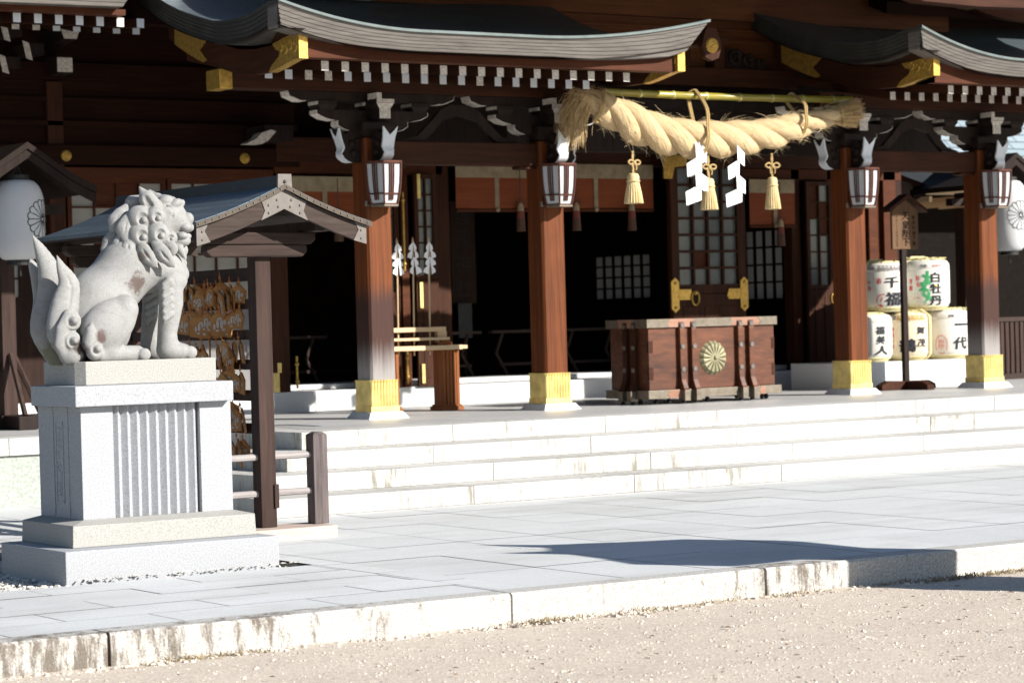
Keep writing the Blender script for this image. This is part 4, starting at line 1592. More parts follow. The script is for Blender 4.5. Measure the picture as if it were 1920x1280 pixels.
mb.box(13.2, 21.8, 23.201, 23.3, 3.62, 5.0)
mb.box(15.2, 19.3, 22.85, 23.2, 4.10, 4.20)
mb.build("head_beam", BLACKW, hall)
for xx in (17.62, 18.12):
    mb = MB()
    mb.box(xx - 0.075, xx + 0.075, 22.92, 23.1, 4.60, 4.86)
    mb.frustum(xx, 23.0, 4.86, 4.95, 0.075, 0.09, 0.15, 0.12)
    mb.tube([(xx, 22.915, 4.66), (xx, 22.925, 4.66)], 0.018, 8)
    mb.build("king_strut", WOOD, hall, bevel=0.006)
for sgn, c0 in ((-1, 17.36), (1, 18.38)):
    mb = MB()
    for q in range(3):
        cx_, cz_, rr_ = c0 + sgn * 0.19 * q, 4.72 - 0.03 * q, 0.10 - 0.022 * q
        sp_ = [(cx_ + sgn * rr_ * (1 - j / 16) * math.cos(j * 0.75 + 0.5), 22.97 - 0.002 * j, cz_ + rr_ * (1 - j / 16) * math.sin(j * 0.75 + 0.5)) for j in range(14)]
        mb.tube(sp_, [0.026 - 0.001 * j for j in range(14)], 6)
    mb.prism([(c0 - sgn * 0.12, 4.60), (c0 - sgn * 0.12, 4.84), (c0 + sgn * 0.1, 4.80), (c0 + sgn * 0.45, 4.66), (c0 + sgn * 0.62, 4.60)], 'y', 22.99, 23.05)
    mb.build("carved_scroll", BLACKW, hall)
mb = MB()
mb.prism([(22.7, 5.30), (26, 6.6), (26, 6.8), (22.7, 5.45)], 'x', 20.5, 34)
mb.box(21.8, 30, 23.2, 23.4, 4.62, 6.0)
mb.build("gable_board", WALLW, hall)
mb = MB()
mb.box(9.0, 13.2, 23.7, 23.9, 4.9, 6.4)
mb.build("gable_board", WALLW, hall)
# hanging gable ornament with gilt crest
mb = MB()
gx, gy, gz = 16.46, 20.95, 4.575
mb.prism([(gx - 0.10, gz + 0.12), (gx - 0.13, gz + 0.0), (gx - 0.09, gz - 0.12), (gx, gz - 0.155), (gx + 0.09, gz - 0.12), (gx + 0.13, gz), (gx + 0.10, gz + 0.12), (gx + 0.06, gz + 0.2), (gx - 0.06, gz + 0.2)], 'y', gy, gy + 0.07)
mb.box(gx - 0.05, gx + 0.05, gy + 0.02, 23.0, gz + 0.02, gz + 0.16)
orn = mb.build("gable_ornament", WOOD, hall, bevel=0.006)
mb = MB()
crest(mb, (gx, gy - 0.002, gz + 0.01), 0.085, 0.022)
mb.build("gilt_crest", GOLD, orn, smooth=True)
# gilt corner of the upper gable at the right
mb = MB()
mb.prism([(21.53, 5.40), (21.53, 5.52), (21.70, 5.50), (21.72, 5.385)], 'y', 22.44, 22.6)
mb.build("gilt_end_cap", GOLDY, hall)
mb = MB()
cv = smooth_path([(21.72, 5.40, 0), (22.0, 5.33, 0), (22.4, 5.285, 0), (23.2, 5.26, 0), (24.5, 5.28, 0)], 4)
mb.prism([(p[0], p[1]) for p in cv] + [(24.5, 5.7), (21.72, 5.7)], 'y', 22.5, 22.62)
mb.build("gable_barge_board", WOODRED, hall)
# ------------------------------------------------------------------ hall front wall, doors and interior (parts of the hall)
WY = 24.8
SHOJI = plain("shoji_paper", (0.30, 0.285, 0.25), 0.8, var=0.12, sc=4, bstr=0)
GLASSD = plain("dull_glass", (0.10, 0.115, 0.115), 0.25, var=0.25, sc=3, bstr=0, spec=0.5)


def pane_mat():
    m, t, b = base_mat("back_window_paper")
    b.inputs['Base Color'].default_value = (0.2, 0.2, 0.19, 1)
    b.inputs['Roughness'].default_value = 0.8
    b.inputs['Transmission Weight'].default_value = 0.0
    tr = N(t, "ShaderNodeBsdfTranslucent")
    tr.inputs[0].default_value = (0.15, 0.155, 0.155, 1)
    mx = N(t, "ShaderNodeMixShader")
    mx.inputs[0].default_value = 0.75
    out = t.nodes["Material Output"]
    t.links.new(b.outputs[0], mx.inputs[1])
    t.links.new(tr.outputs[0], mx.inputs[2])
    t.links.new(mx.outputs[0], out.inputs[0])
    return m


BACKP = pane_mat()
mb = MB()
xs = [4.0 + 1.62 * k for k in range(12)]
tone = []
for a, b in zip(xs, xs[1:]):
    b = min(b, 22.75)
    if b <= a:
        break
    mb.box(a + 0.002, b - 0.002, WY, 25.2, 0.79, 1.022)
    tone += [rnd.uniform(0, 0.25)] * 6
mb.box(13.6, 21.0, 25.201, 26.0, 1.0, 1.085)
tone += [0.1] * 6
mb.build("stone_base", STONE, hall, bevel=0.008, tone=tone)

PLASTER = plain("white_plaster", (0.19, 0.185, 0.18), 0.85, var=0.08, sc=5)
# posts
for x0, x1, mat, z1 in ((10.62, 10.80, WOOD, 4.4), (13.22, 13.435, WOOD, 3.4), (15.40, 15.58, WOOD, 4.2), (18.86, 19.04, WOOD, 4.2), (19.80, 19.94, WOOD, 3.6), (20.72, 20.86, WOOD, 3.6), (22.28, 22.50, WOODRED, 3.9), (21.32, 21.40, WOODRED, 3.6), (22.02, 22.16, WOODRED, 3.6), (5.4, 5.6, WOOD, 4.4), (8.3, 8.5, WOOD, 4.4)):
    mb = MB()
    mb.box(x0, x1, WY + 0.03, WY + 0.21, 1.022, z1)
    p = mb.build("wall_post", mat, hall, bevel=0.008)
    if x0 in (13.22,):
        mb = MB()
        mb.box(x0 - 0.006, x0 + 0.07, WY + 0.022, WY + 0.1, 1.023, 1.24)
        mb.box(x0 + 0.05, x0 + 0.10, WY + 0.024, WY + 0.1, 1.2405, 1.35)
        mb.build("brass_shoe", GOLDY, p)
# horizontal beams
for x0, x1, z0, z1, y, mat in ((4.5, 13.6, 3.525, 3.73, WY - 0.02, WALLW), (4.5, 13.3, 3.385, 3.50, WY + 0.05, WOODRED), (13.3, 15.5, 3.46, 3.60, WY + 0.03, WOODRED),
                               (18.9, 22.6, 3.45, 3.58, WY + 0.03, WOODRED), (15.4, 19.0, 3.60, 3.78, WY + 0.04, WOODRED), (13.3, 22.6, 3.585, 3.86, WY - 0.03, WOODX),
                               (4.5, 13.6, 3.93, 3.99, WY + 0.03, WALLW), (4.5, 13.6, 4.42, 4.60, WY + 0.0, WALLW), (4.5, 13.6, 4.19, 4.24, WY + 0.04, WALLW)):
    mb = MB()
    mb.box(x0, x1, y, y + 0.16, z0, z1)
    mb.build("wall_beam", mat, hall, bevel=0.006)
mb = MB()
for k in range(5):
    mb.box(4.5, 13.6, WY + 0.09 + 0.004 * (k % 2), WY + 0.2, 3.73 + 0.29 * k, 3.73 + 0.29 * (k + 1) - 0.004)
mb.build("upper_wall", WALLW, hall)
for x in (10.80, 12.91):
    mb = MB()
    crest(mb, (x, WY - 0.022, 3.615), 0.062, 0.02)
    mb.build("gilt_crest", GOLD, hall, smooth=True)
# bracket ends over the left wall post, white cut ends
mb = MB()
mb.box(10.62, 10.80, 24.55, 24.9, 4.45, 4.64, 0)
mb.box(10.625, 10.795, 24.543, 24.548, 4.47, 4.62, 1)
mb.hexa([(10.64, 24.40, 4.80), (10.79, 24.40, 4.80), (10.79, 24.9, 4.74), (10.64, 24.9, 4.74), (10.60, 24.40, 4.92), (10.83, 24.40, 4.92), (10.83, 24.9, 4.92), (10.60, 24.9, 4.92)], 0)
mb.hexa([(10.645, 24.393, 4.80), (10.785, 24.393, 4.80), (10.785, 24.398, 4.80), (10.645, 24.398, 4.80), (10.605, 24.393, 4.915), (10.825, 24.393, 4.915), (10.825, 24.398, 4.915), (10.605, 24.398, 4.915)], 1)
for q, (yy_, zz) in enumerate(((24.2, 4.62), (24.45, 4.50), (24.0, 4.78))):
    mb.box(10.24 - 0.16 * q, 10.42 - 0.16 * q, yy_ + 0.2, yy_ + 0.6, zz, zz + 0.12, 0)
    mb.hexa([(10.22 - 0.16 * q, yy_ + 0.19, zz - 0.04), (10.29 - 0.16 * q, yy_ + 0.19, zz - 0.06), (10.29 - 0.16 * q, yy_ + 0.196, zz - 0.06), (10.22 - 0.16 * q, yy_ + 0.196, zz - 0.04),
             (10.18 - 0.16 * q, yy_ + 0.19, zz + 0.14), (10.25 - 0.16 * q, yy_ + 0.19, zz + 0.12), (10.25 - 0.16 * q, yy_ + 0.196, zz + 0.12), (10.18 - 0.16 * q, yy_ + 0.196, zz + 0.14)], 1)
mb.build("bracket_arms", [BLACKW, WHITEW], hall)
# bracket nose between left bay and porch
mb = MB()
nz = [(13.02, 3.90), (12.90, 3.86), (12.84, 3.80), (12.74, 3.755), (12.72, 3.74), (12.90, 3.74), (12.98, 3.78), (13.08, 3.88)]
mb.prism(nz, 'y', 24.35, 24.52, 1)
mb.box(12.95, 13.3, 24.37, 24.8, 3.78, 3.95, 0)
mb.build("bracket_arms", [BLACKW, WHITEW], hall)


def lattice(name, x0, x1, z0, z1, y, nx, nz, mat_f, mat_p, depth=0.04, bar=0.018, rim=0.04, mixed=None):
    """wooden lattice screen: frame with bars, pane sheet as its sub-part"""
    mb = MB()
    mb.box(x0, x0 + rim, y, y + depth, z0, z1)
    mb.box(x1 - rim, x1, y, y + depth, z0, z1)
    mb.box(x0 + rim, x1 - rim, y, y + depth, z0, z0 + rim)
    mb.box(x0 + rim, x1 - rim, y, y + depth, z1 - rim, z1)
    for i in range(1, nx):
        x = lerp(x0 + rim, x1 - rim, i / nx)
        mb.box(x - bar / 2, x + bar / 2, y + 0.004, y + depth - 0.008, z0 + rim, z1 - rim)
    for i in range(1, nz):
        z = lerp(z0 + rim, z1 - rim, i / nz)
        mb.box(x0 + rim, x1 - rim, y + 0.007, y + depth - 0.011, z - bar / 2, z + bar / 2)
    o = mb.build(name, mat_f, hall)
    mb = MB()
    rg = random.Random(int(x0 * 100))
    for i in range(nx):
        for j in range(nz):
            a, b = lerp(x0 + rim, x1 - rim, i / nx), lerp(x0 + rim, x1 - rim, (i + 1) / nx)
            c, d = lerp(z0 + rim, z1 - rim, j / nz), lerp(z0 + rim, z1 - rim, (j + 1) / nz)
            mm = 1 if (mixed and rg.random() < mixed) else 0
            mb.add([(a, y + depth - 0.006, c), (b, y + depth - 0.006, c), (b, y + depth - 0.006, d), (a, y + depth - 0.006, d)], [(0, 1, 2, 3)], mm)
    mb.build("paper_panes", [mat_p, WOODRED], o)
    return o


# sliding screens of the left bay
for a in (10.85, 12.02):
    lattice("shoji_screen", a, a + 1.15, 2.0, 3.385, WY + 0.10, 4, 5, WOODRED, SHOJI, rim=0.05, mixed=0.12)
    mb = MB(); mb.box(a, a + 1.15, WY + 0.10, WY + 0.14, 1.03, 1.995); mb.build("wainscot_panel", PLASTER, hall)
mb = MB(); mb.box(4.5, 10.62, WY + 0.12, WY + 0.16, 1.022, 3.40); mb.build("wainscot_panel", INNER, hall)
lattice("shoji_screen", 9.85, 10.3, 2.1, 2.75, WY + 0.06, 4, 3, INNER, SHOJI, rim=0.03)

# folded door leaves beside the left opening
lattice("door_leaf", 14.46, 14.86, 2.05, 3.46, WY - 0.02, 2, 6, WOOD, GLASSD, rim=0.06)
lattice("door_leaf", 15.06, 15.36, 2.25, 3.46, WY - 0.05, 2, 6, WOOD, GLASSD, rim=0.05)
for a, b, y, z in ((14.46, 14.86, WY - 0.02, 2.045), (15.06, 15.36, WY - 0.05, 2.245)):
    mb = MB(); mb.box(a, b, y, y + 0.04, 1.025, z); mb.box(a + 0.08, b - 0.08, y - 0.006, y, 1.12, z - 0.09); mb.build("door_panel", WOOD, hall, bevel=0.004)
mb = MB(); mb.box(14.90, 15.00, WY + 0.0, WY + 0.1, 1.025, 3.46); mb.build("door_stile", WOODRED, hall, bevel=0.004)
mb = MB(); mb.ring_dummy = 0
pts = [(14.83 + 0.0, WY - 0.04, 1.95)]
mb.tube([(14.68 + 0.05 * math.cos(a), WY - 0.035, 1.90 + 0.075 * math.sin(a)) for a in [i * math.pi / 8 for i in range(17)]], 0.011, 6, caps=False)
mb.ball((14.68, WY - 0.04, 1.985), 0.022, 8)
mb.build("ring_pull", GOLD, hall, smooth=True)
# long bolts
for x, z0, z1, y in ((14.92, 1.06, 1.45, WY - 0.03), (14.90, 2.35, 3.25, WY - 0.06), (13.50, 1.06, 1.42, WY)):
    mb = MB()
    mb.tube([(x, y, z0), (x, y, z1)], 0.014, 8)
    for zz in (z0 + 0.08, z1 - 0.09):
        mb.ball((x, y, zz), 0.026, 10)
    mb.build("brass_bolt", GOLD, hall, smooth=True)
for z0, z1 in ((3.18, 3.46), (1.92, 2.22), (1.06, 1.28)):
    mb = MB(); mb.box(15.09, 15.13, WY - 0.075, WY - 0.056, z0, z1); mb.build("brass_strip", GOLDY, hall)

# right door leaf with hinges
lattice("door_leaf", 18.55, 19.68, 2.02, 3.66, 24.5, 4, 7, WOOD, GLASSD, depth=0.05, bar=0.03, rim=0.11, mixed=0.12)
mb = MB()
mb.box(18.55, 19.68, 24.5, 24.55, 1.03, 2.015)
for a, b in ((18.70, 18.98), (19.03, 19.20), (19.25, 19.55)):
    mb.box(a, b, 24.492, 24.5, 1.12, 1.86)
dp = mb.build("door_panel", WOOD, hall, bevel=0.004)
for x, s in ((18.57, 1), (19.64, -1)):
    mb = MB()
    for sx in (x,):
        prof = [(sx - 0.055, 1.82), (sx, 1.78), (sx + 0.055, 1.82), (sx + 0.055, 1.95), (sx + s * 0.30 if s > 0 else sx + 0.055, 1.95)]
    h = 0.06
    mb.prism([(x - h, 1.84), (x, 1.79), (x + h, 1.84), (x + h, 2.17), (x, 2.22), (x - h, 2.17)], 'y', 24.478, 24.499)
    mb.prism([(x + s * h, 1.945), (x + s * 0.24, 1.945), (x + s * 0.27, 1.99), (x + s * 0.24, 2.075), (x + s * h, 2.075)], 'y', 24.48, 24.499)
    for zz in (1.85, 2.15):
        mb.ball((x, 24.478, zz), 0.02, 8)
    mb.build("gilt_hinge", GOLD, dp, bevel=0.003)
mb = MB()
mb.tube([(18.87 + 0.055 * math.cos(a), 24.47, 1.965 + 0.085 * math.sin(a)) for a in [i * math.pi / 10 for i in range(21)]], 0.012, 6, caps=False)
mb.ball((18.87, 24.47, 2.03), 0.03, 10)
mb.build("ring_pull", GOLD, dp, smooth=True)
mb = MB()
mb.prism([(18.44, 3.42), (18.56, 3.42), (18.60, 3.56), (18.78, 3.58), (18.80, 3.70), (18.44, 3.70)], 'y', 24.47, 24.498)
mb.build("gilt_fitting", GOLD, hall, bevel=0.003)
lattice("door_leaf", 19.70, 19.795, 1.9, 3.55, 24.62, 1, 7, WOOD, GLASSD, rim=0.02)
lattice("door_leaf", 20.88, 21.30, 2.05, 3.42, 24.72, 2, 6, WOOD, GLASSD, rim=0.05, mixed=0.35)
mb = MB(); mb.box(20.88, 21.30, 24.72, 24.77, 1.03, 2.045); mb.box(20.98, 21.1, 24.712, 24.72, 1.15, 1.95); mb.box(21.14, 21.24, 24.712, 24.72, 1.15, 1.95); mb.build("door_panel", WOOD, hall, bevel=0.004)
mb = MB()
mb.tube([(21.27 + 0.03 * math.cos(a), 24.70, 1.92 + 0.06 * math.sin(a)) for a in [i * math.pi / 8 for i in range(17)]], 0.010, 6, caps=False)
mb.build("ring_pull", GOLD, hall, smooth=True)
# bright screens behind the barrels
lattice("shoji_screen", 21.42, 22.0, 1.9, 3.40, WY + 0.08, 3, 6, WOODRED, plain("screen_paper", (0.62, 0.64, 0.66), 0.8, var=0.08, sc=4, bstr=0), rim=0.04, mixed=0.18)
mb = MB(); mb.box(21.40, 22.30, WY + 0.08, WY + 0.12, 1.03, 1.895); mb.build("wainscot_panel", WOODRED, hall)
mb = MB(); mb.box(22.02, 22.28, WY + 0.1, WY + 0.14, 1.9, 3.45); mb.build("wainscot_panel", WOODRED, hall)

# dark interior
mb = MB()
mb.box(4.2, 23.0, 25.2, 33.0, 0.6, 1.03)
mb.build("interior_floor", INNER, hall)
mb = MB()
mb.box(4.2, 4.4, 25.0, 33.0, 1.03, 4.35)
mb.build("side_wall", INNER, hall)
# right flank wall with two barred paper windows
WN = ((27.05, 28.10, 1.95, 2.93), (30.35, 31.80, 2.03, 2.70))
mb = MB()
for y0, y1, z0, z1 in ((25.0, 27.05, 0.8, 4.35), (28.10, 30.35, 0.8, 4.35), (31.80, 33.0, 0.8, 4.35)):
    mb.box(22.55, 22.75, y0, y1, z0, z1)
for y0, y1, z0, z1 in WN:
    mb.box(22.55, 22.75, y0, y1, 0.8, z0)
    mb.box(22.55, 22.75, y0, y1, z1, 4.35)
mb.build("side_wall", INNER, hall)
for wi, (y0, y1, z0, z1) in enumerate(WN):
    mb = MB()
    ny = 6 if wi else 5
    for i in range(ny + 1):
        y = lerp(y0, y1, i / ny)
        mb.box(22.56, 22.60, y - 0.014, y + 0.014, z0, z1)
    for i in range(5):
        z = lerp(z0, z1, i / 4)
        mb.box(22.563, 22.597, y0, y1, z - 0.014, z + 0.014)
    w_ = mb.build("side_window", INNER, hall)
    mb = MB()
    mb.add([(22.61, y0, z0), (22.61, y1, z0), (22.61, y1, z1), (22.61, y0, z1)], [(0, 1, 2, 3)])
    mb.build("paper_panes", BACKP, w_)
mb = MB()
mb.prism([(22.76, 3.62), (23.85, 3.34), (23.85, 3.40), (22.76, 3.70)], 'y', 25.5, 33.0)
mb.build("side_eave", WALLW, hall)
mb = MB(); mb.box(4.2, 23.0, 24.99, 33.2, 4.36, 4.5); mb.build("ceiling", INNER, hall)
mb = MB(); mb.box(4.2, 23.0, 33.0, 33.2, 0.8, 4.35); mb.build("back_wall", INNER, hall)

# ------------------------------------------------------------------ dim name board and notice just inside the hall
ib = thing("name_board", (16.05, 26.6, 1.8), "tall dim board lettered 護國神社 just inside the dark hall, left of the second column", "name board")
mb = MB(); mb.box(16.70, 17.06, 26.6, 26.63, 1.98, 3.25); mb.build("board", INNER, ib)
mb = MB()
for k, ch in enumerate("護國神社"):
    write(mb, ch, lambda u, v, e=0.003: (16.88 + u, 26.6 - e, v), 0, 3.08 - 0.30 * k, 0.26, 0.26, 0, 0.01)
mb.build("written_text", plain("dim_lettering", (0.03, 0.028, 0.024), 0.8, spec=0.1), ib)
nt_ = thing("paper_notice", (16.78, 26.5, 1.5), "dim white paper notice standing below the lettered board inside the hall", "notice")
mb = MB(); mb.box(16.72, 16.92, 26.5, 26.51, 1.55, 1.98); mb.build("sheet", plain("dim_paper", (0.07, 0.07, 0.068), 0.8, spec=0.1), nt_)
mb = MB(); mb.box(16.80, 16.84, 26.515, 26.54, 1.085, 1.97); mb.build("stand", INNER, nt_)
# ------------------------------------------------------------------ folding trestles on the hall floor
tr = thing("folding_trestle", (13.9, 25.9, 1.085), "dark folding trestle with bent legs inside the opening left of the leftmost porch column", "trestle", "folding trestles inside the hall")
mb = MB(); mb.box(13.55, 14.5, 25.87, 25.95, 1.60, 1.635); mb.build("top_rail", RACKX, tr)
for q, x in enumerate((13.72, 14.32)):
    mb = MB(); mb.tube([(x, 25.9, 1.60), (x - 0.10, 25.9, 1.36), (x + 0.06, 25.9, 1.09)], 0.022, 6); mb.build("leg", RACKX, tr)
mb = MB(); mb.box(13.68, 14.36, 25.89, 25.92, 1.20, 1.235); mb.build("stretcher", RACKX, tr)
for x, w_ in ((16.05, "dark folding trestle inside the hall, seen left of the second column"), (17.15, "dark folding trestle inside the hall, just right of the second column"), (18.2, "dark folding trestle inside the hall, half hidden by the offering box")):
    dup(tr, (x, 25.9, 1.085), w_)

# ------------------------------------------------------------------ side hall far right, behind everything
side = thing("side_hall", (31, 33, 0.2), "dark side building under a pale blue-grey tiled roof behind the rightmost column", "building")
mb = MB(); mb.box(22.9, 46, 33.2, 33.6, 0.0, 4.6); mb.build("wall", plain("black_boards", (0.008, 0.006, 0.005), 0.8, var=0.3, spec=0.05), side)  # one near-black colour over the whole wall


def tile_mat():
    m, t, b = base_mat("blue_grey_tile")
    v = coords(t)
    br = N(t, "ShaderNodeTexBrick")
    br.inputs['Scale'].default_value = 1
    br.inputs['Brick Width'].default_value = 0.5
    br.inputs['Row Height'].default_value = 0.17
    br.inputs['Mortar Size'].default_value = 0.012
    br.inputs['Color1'].default_value = (0.24, 0.30, 0.33, 1)
    br.inputs['Color2'].default_value = (0.32, 0.38, 0.41, 1)
    br.inputs['Mortar'].default_value = (0.06, 0.07, 0.08, 1)
    mp = coords(t, (1, 1, 1))
    t.links.new(mp, br.inputs['Vector'])
    t.links.new(br.outputs['Color'], b.inputs['Base Color'])
    b.inputs['Roughness'].default_value = 0.5
    bump(t, b, br.outputs['Fac'], -0.5, 0.02)
    return m


TILE = tile_mat()
mb = MB()
mb.prism([(31.6, 4.05), (36.0, 7.6), (36.0, 7.8), (31.6, 4.22)], 'x', 22.95, 47)
mb.build("roof", TILE, side)
side2 = thing("lean_to_roof", (26, 28, 0.8), "pale boarded lean-to roof edge seen between the two rightmost posts", "roof")
mb = MB()
mb.prism([(27.0, 3.40), (29.5, 4.05), (29.5, 4.12), (27.0, 3.47)], 'x', 25.05, 27.6)
for k in range(5):
    mb.box(25.15 + 0.5 * k, 25.21 + 0.5 * k, 27.05, 29, 3.30, 3.38)
mb.build("roof", PALEW, side2)
mb = MB(); mb.box(25.2, 25.4, 28.5, 28.7, 0.2, 3.8); mb.box(27.2, 27.4, 28.5, 28.7, 0.2, 3.8); mb.build_each("post", INNER, side2)
lf = thing("low_fence", (24.0, 24.3, 0.8), "low dark slatted fence right of the rightmost column", "fence")
mb = MB()
for k in range(14):
    mb.box(23.35 + 0.09 * k, 23.41 + 0.09 * k, 24.2, 24.23, 0.88, 1.56)
mb.build("slats", RACKW, lf)
mb = MB(); mb.box(23.3, 24.7, 24.18, 24.26, 1.565, 1.62); mb.box(23.3, 24.7, 24.18, 24.26, 0.80, 0.875); mb.build_each("rail", RACKX, lf)
# ------------------------------------------------------------------ wall lanterns on the porch columns
def make_lantern():
    x = CX[0]
    root = thing("wall_lantern", (x, 21.795, 3.0), "tapered wooden bar lantern with paper panes on the leftmost porch column", "lantern", "bar lanterns on the porch columns")
    cy = 21.795

    def ringpt(s, z, k):
        a = math.pi / 6 + k * math.pi / 3 + math.pi / 6
        return (x + s * math.cos(a), cy + s * math.sin(a) if cy + s * math.sin(a) < 21.893 else 21.893, z)
    prof = [(2.945, 0.150), (2.985, 0.163), (3.05, 0.178), (3.15, 0.192), (3.25, 0.200), (3.36, 0.204)]
    mb = MB()
    mb.grid([[ringpt(s - 0.012, z, k) for k in range(7)] for z, s in prof])
    mb.build("paper_panes", PAPER, root)
    mb = MB()
    for k in range(6):
        A = [Vector(ringpt(s, z, k)) for z, s in prof]
        B = [Vector(ringpt(s, z, (k + 1) % 6)) for z, s in prof]
        mb.tube(A, 0.0095, 5)
        for t_ in (0.36, 0.47, 0.53 + 0.06, 0.80):
            if t_ in (0.80,):
                continue
            lo = 1 if t_ else 0
            mb.tube([lerp(a, b, t_) for a, b in zip(A, B)][1:], 0.0065, 5)
        for i_, r in ((0, 0.011), (2, 0.008), (5, 0.012)):
            mb.tube([A[i_], B[i_]], r, 5)
    mb.build("bar_frame", wood("lantern_bars", (0.06, 0.02, 0.013), (0.16, 0.06, 0.04)) if "lantern_bars" not in MATS else MATS["lantern_bars"], root)
    mb = MB()
    mb.prism([(x + 0.215 * math.cos(a), min(cy + 0.215 * math.sin(a), 21.894)) for a in [k * math.pi / 3 for k in range(6)]], 'z', 3.362, 3.378)
    mb.build("top_ring", MATS["lantern_bars"], root)
    mb = MB()
    mb.prism([(x + 0.16 * math.cos(a), min(cy + 0.16 * math.sin(a), 21.894)) for a in [k * math.pi / 3 for k in range(6)]], 'z', 2.925, 2.942)
    mb.tube([(x - 0.14, 21.86, 2.95), (x - 0.19, 21.84, 2.94), (x - 0.185, 21.84, 2.985)], 0.014, 6)
    mb.build("base_plate", BRONZE, root)
    return root


lan = make_lantern()
for i, w_ in ((1, "tapered wooden bar lantern with paper panes under the frayed left end of the straw rope"),
              (2, "tapered wooden bar lantern with paper panes on the column between offering box and sake barrels"),
              (3, "tapered wooden bar lantern with paper panes on the rightmost porch column, paper globe behind it")):
    dup(lan, (CX[i], 21.795, 3.0), w_)

# ------------------------------------------------------------------ split-bamboo blinds with cloth borders
BLIND = wood("blind_splints", (0.19, 0.045, 0.018), (0.30, 0.085, 0.032), (2, 30, 140), 0.7)
BORD = plain("blind_brocade", (0.30, 0.24, 0.15), 0.85, var=0.25, sc=9)
CORDB = plain("purple_cord", (0.10, 0.045, 0.035), 0.8)


def blind(x0, x1, zt, zb, y, tassels, label):
    b = thing("bamboo_blind", ((x0 + x1) / 2, y, zt), label, "blind", "bamboo blinds rolled down in the hall openings")
    rg = random.Random(int(x0 * 10))
    n = 50
    mb = MB()
    xs_ = [lerp(x0, x1, i / n) for i in range(n + 1)]
    mb.grid([[(x, y + 0.01 * math.sin(x * 5), z) for x in xs_] for z in (zb + 0.02, lerp(zb, zt, 0.33), lerp(zb, zt, 0.66), zt)])
    mb.build("splint_sheet", BLIND, b)
    mb = MB()
    hb = 0.17
    mb.grid([[(x, y - 0.006 + 0.01 * math.sin(x * 5), z) for x in xs_] for z in (zt - hb, zt)])
    step = 0.86 if x1 - x0 > 1.2 else 0.62
    k = x0 + step * 0.62
    while k < x1 - 0.05:
        mb.add([(k, y - 0.012, zb + 0.01), (k + 0.06, y - 0.012, zb + 0.01), (k + 0.06, y - 0.012, zt - hb), (k, y - 0.012, zt - hb)], [(0, 1, 2, 3)])
        mb.ball((k + 0.03, y - 0.01, zb + 0.02), 0.032, 8)
        k += step
    mb.build("cloth_border", BORD, b)
    mb = MB()
    mb.tube([(x0, y, zb + 0.012), (x1, y, zb + 0.012)], 0.022, 8)
    mb.build("rolled_hem", WOODRED, b)
    for tx in tassels:
        mb = MB()
        zt2 = zb + 0.10
        mb.tube([(tx, y - 0.05, zt - 0.02), (tx, y - 0.05, zt2)], 0.006, 5)
        for s in (-1, 1):
            mb.tube([(tx, y - 0.05, zt2), (tx + s * 0.05, y - 0.06, zt2 + 0.02), (tx + s * 0.085, y - 0.06, zt2 + 0.005), (tx + s * 0.05, y - 0.06, zt2 - 0.012), (tx, y - 0.05, zt2)], 0.005, 5)
        t_ = mb.build("tassel", CORDB, b)
        mb = MB(); mb.lathe([(0.012, zt2), (0.034, zt2 - 0.04), (0.040, zt2 - 0.10)], tx, y - 0.05, 10); mb.build("tassel_head", PALETASSEL, t_, smooth=True)
        mb = MB(); mb.lathe([(0.042, zt2 - 0.10), (0.048, zt2 - 0.19)], tx, y - 0.05, 10); mb.build("tassel_band", REDTASSEL, t_, smooth=True)
        mb = MB(); mb.lathe([(0.048, zt2 - 0.19), (0.056, zt2 - 0.34)], tx, y - 0.05, 12); mb.build("tassel_skirt", BROWNTASSEL, t_, smooth=True)


YB = WY - 0.06
blind(13.46, 14.40, 3.42, 2.93, YB, [14.02], "red-brown bamboo blind in the left side opening, above the dark trestles")
blind(15.62, 17.02, 3.595, 3.035, YB, [16.48], "red-brown bamboo blind with pale brocade border, left half of the wide centre opening")
blind(17.04, 18.46, 3.60, 3.04, YB, [17.28, 18.10], "red-brown bamboo blind with pale brocade border, right half of the wide centre opening")
blind(19.96, 20.70, 3.44, 2.84, YB, [20.42], "narrow red-brown bamboo blind right of the gilt-hinged door leaf")

# ------------------------------------------------------------------ bamboo pole
mb = MB()
pts, rad = [], []
nodes = [15.10, 15.52, 15.98, 16.42, 16.86, 17.32, 17.78, 18.22, 18.66, 18.95]
for a, b in zip(nodes, nodes[1:]):
    for t_, r in ((0.02, 0.044), (0.06, 0.040), (0.5, 0.0385), (0.93, 0.040), (0.985, 0.045)):
        x = lerp(a, b, t_)
        pts.append((x, 21.6 + 0.008 * math.sin(x * 2.1), 4.135 - 0.018 * math.sin((x - 15.1) / 3.85 * math.pi)))
        rad.append(r)
mb.tube(pts, rad, 14)
bp = mb.build("bamboo_pole", BAMBOO, smooth=True)
tag(bp, "long green-yellow bamboo pole from which the thick straw rope hangs", "pole")
mb = MB()
for a in nodes[1:-1]:
    z = 4.135 - 0.018 * math.sin((a - 15.1) / 3.85 * math.pi)
    mb.tube([(a - 0.004, 21.6 + 0.008 * math.sin(a * 2.1), z), (a + 0.005, 21.6 + 0.008 * math.sin(a * 2.1), z)], 0.046, 14)
mb.build("node_ring", plain("bamboo_node", (0.52, 0.50, 0.30), 0.6), bp)
for x in (15.45, 18.85):
    mb = MB()
    mb.tube([(x, 21.6, 4.18), (x, 21.75, 4.20), (x, 21.93, 4.18)], 0.012, 6)
    mb.build("iron_bracket", IRON, bp)


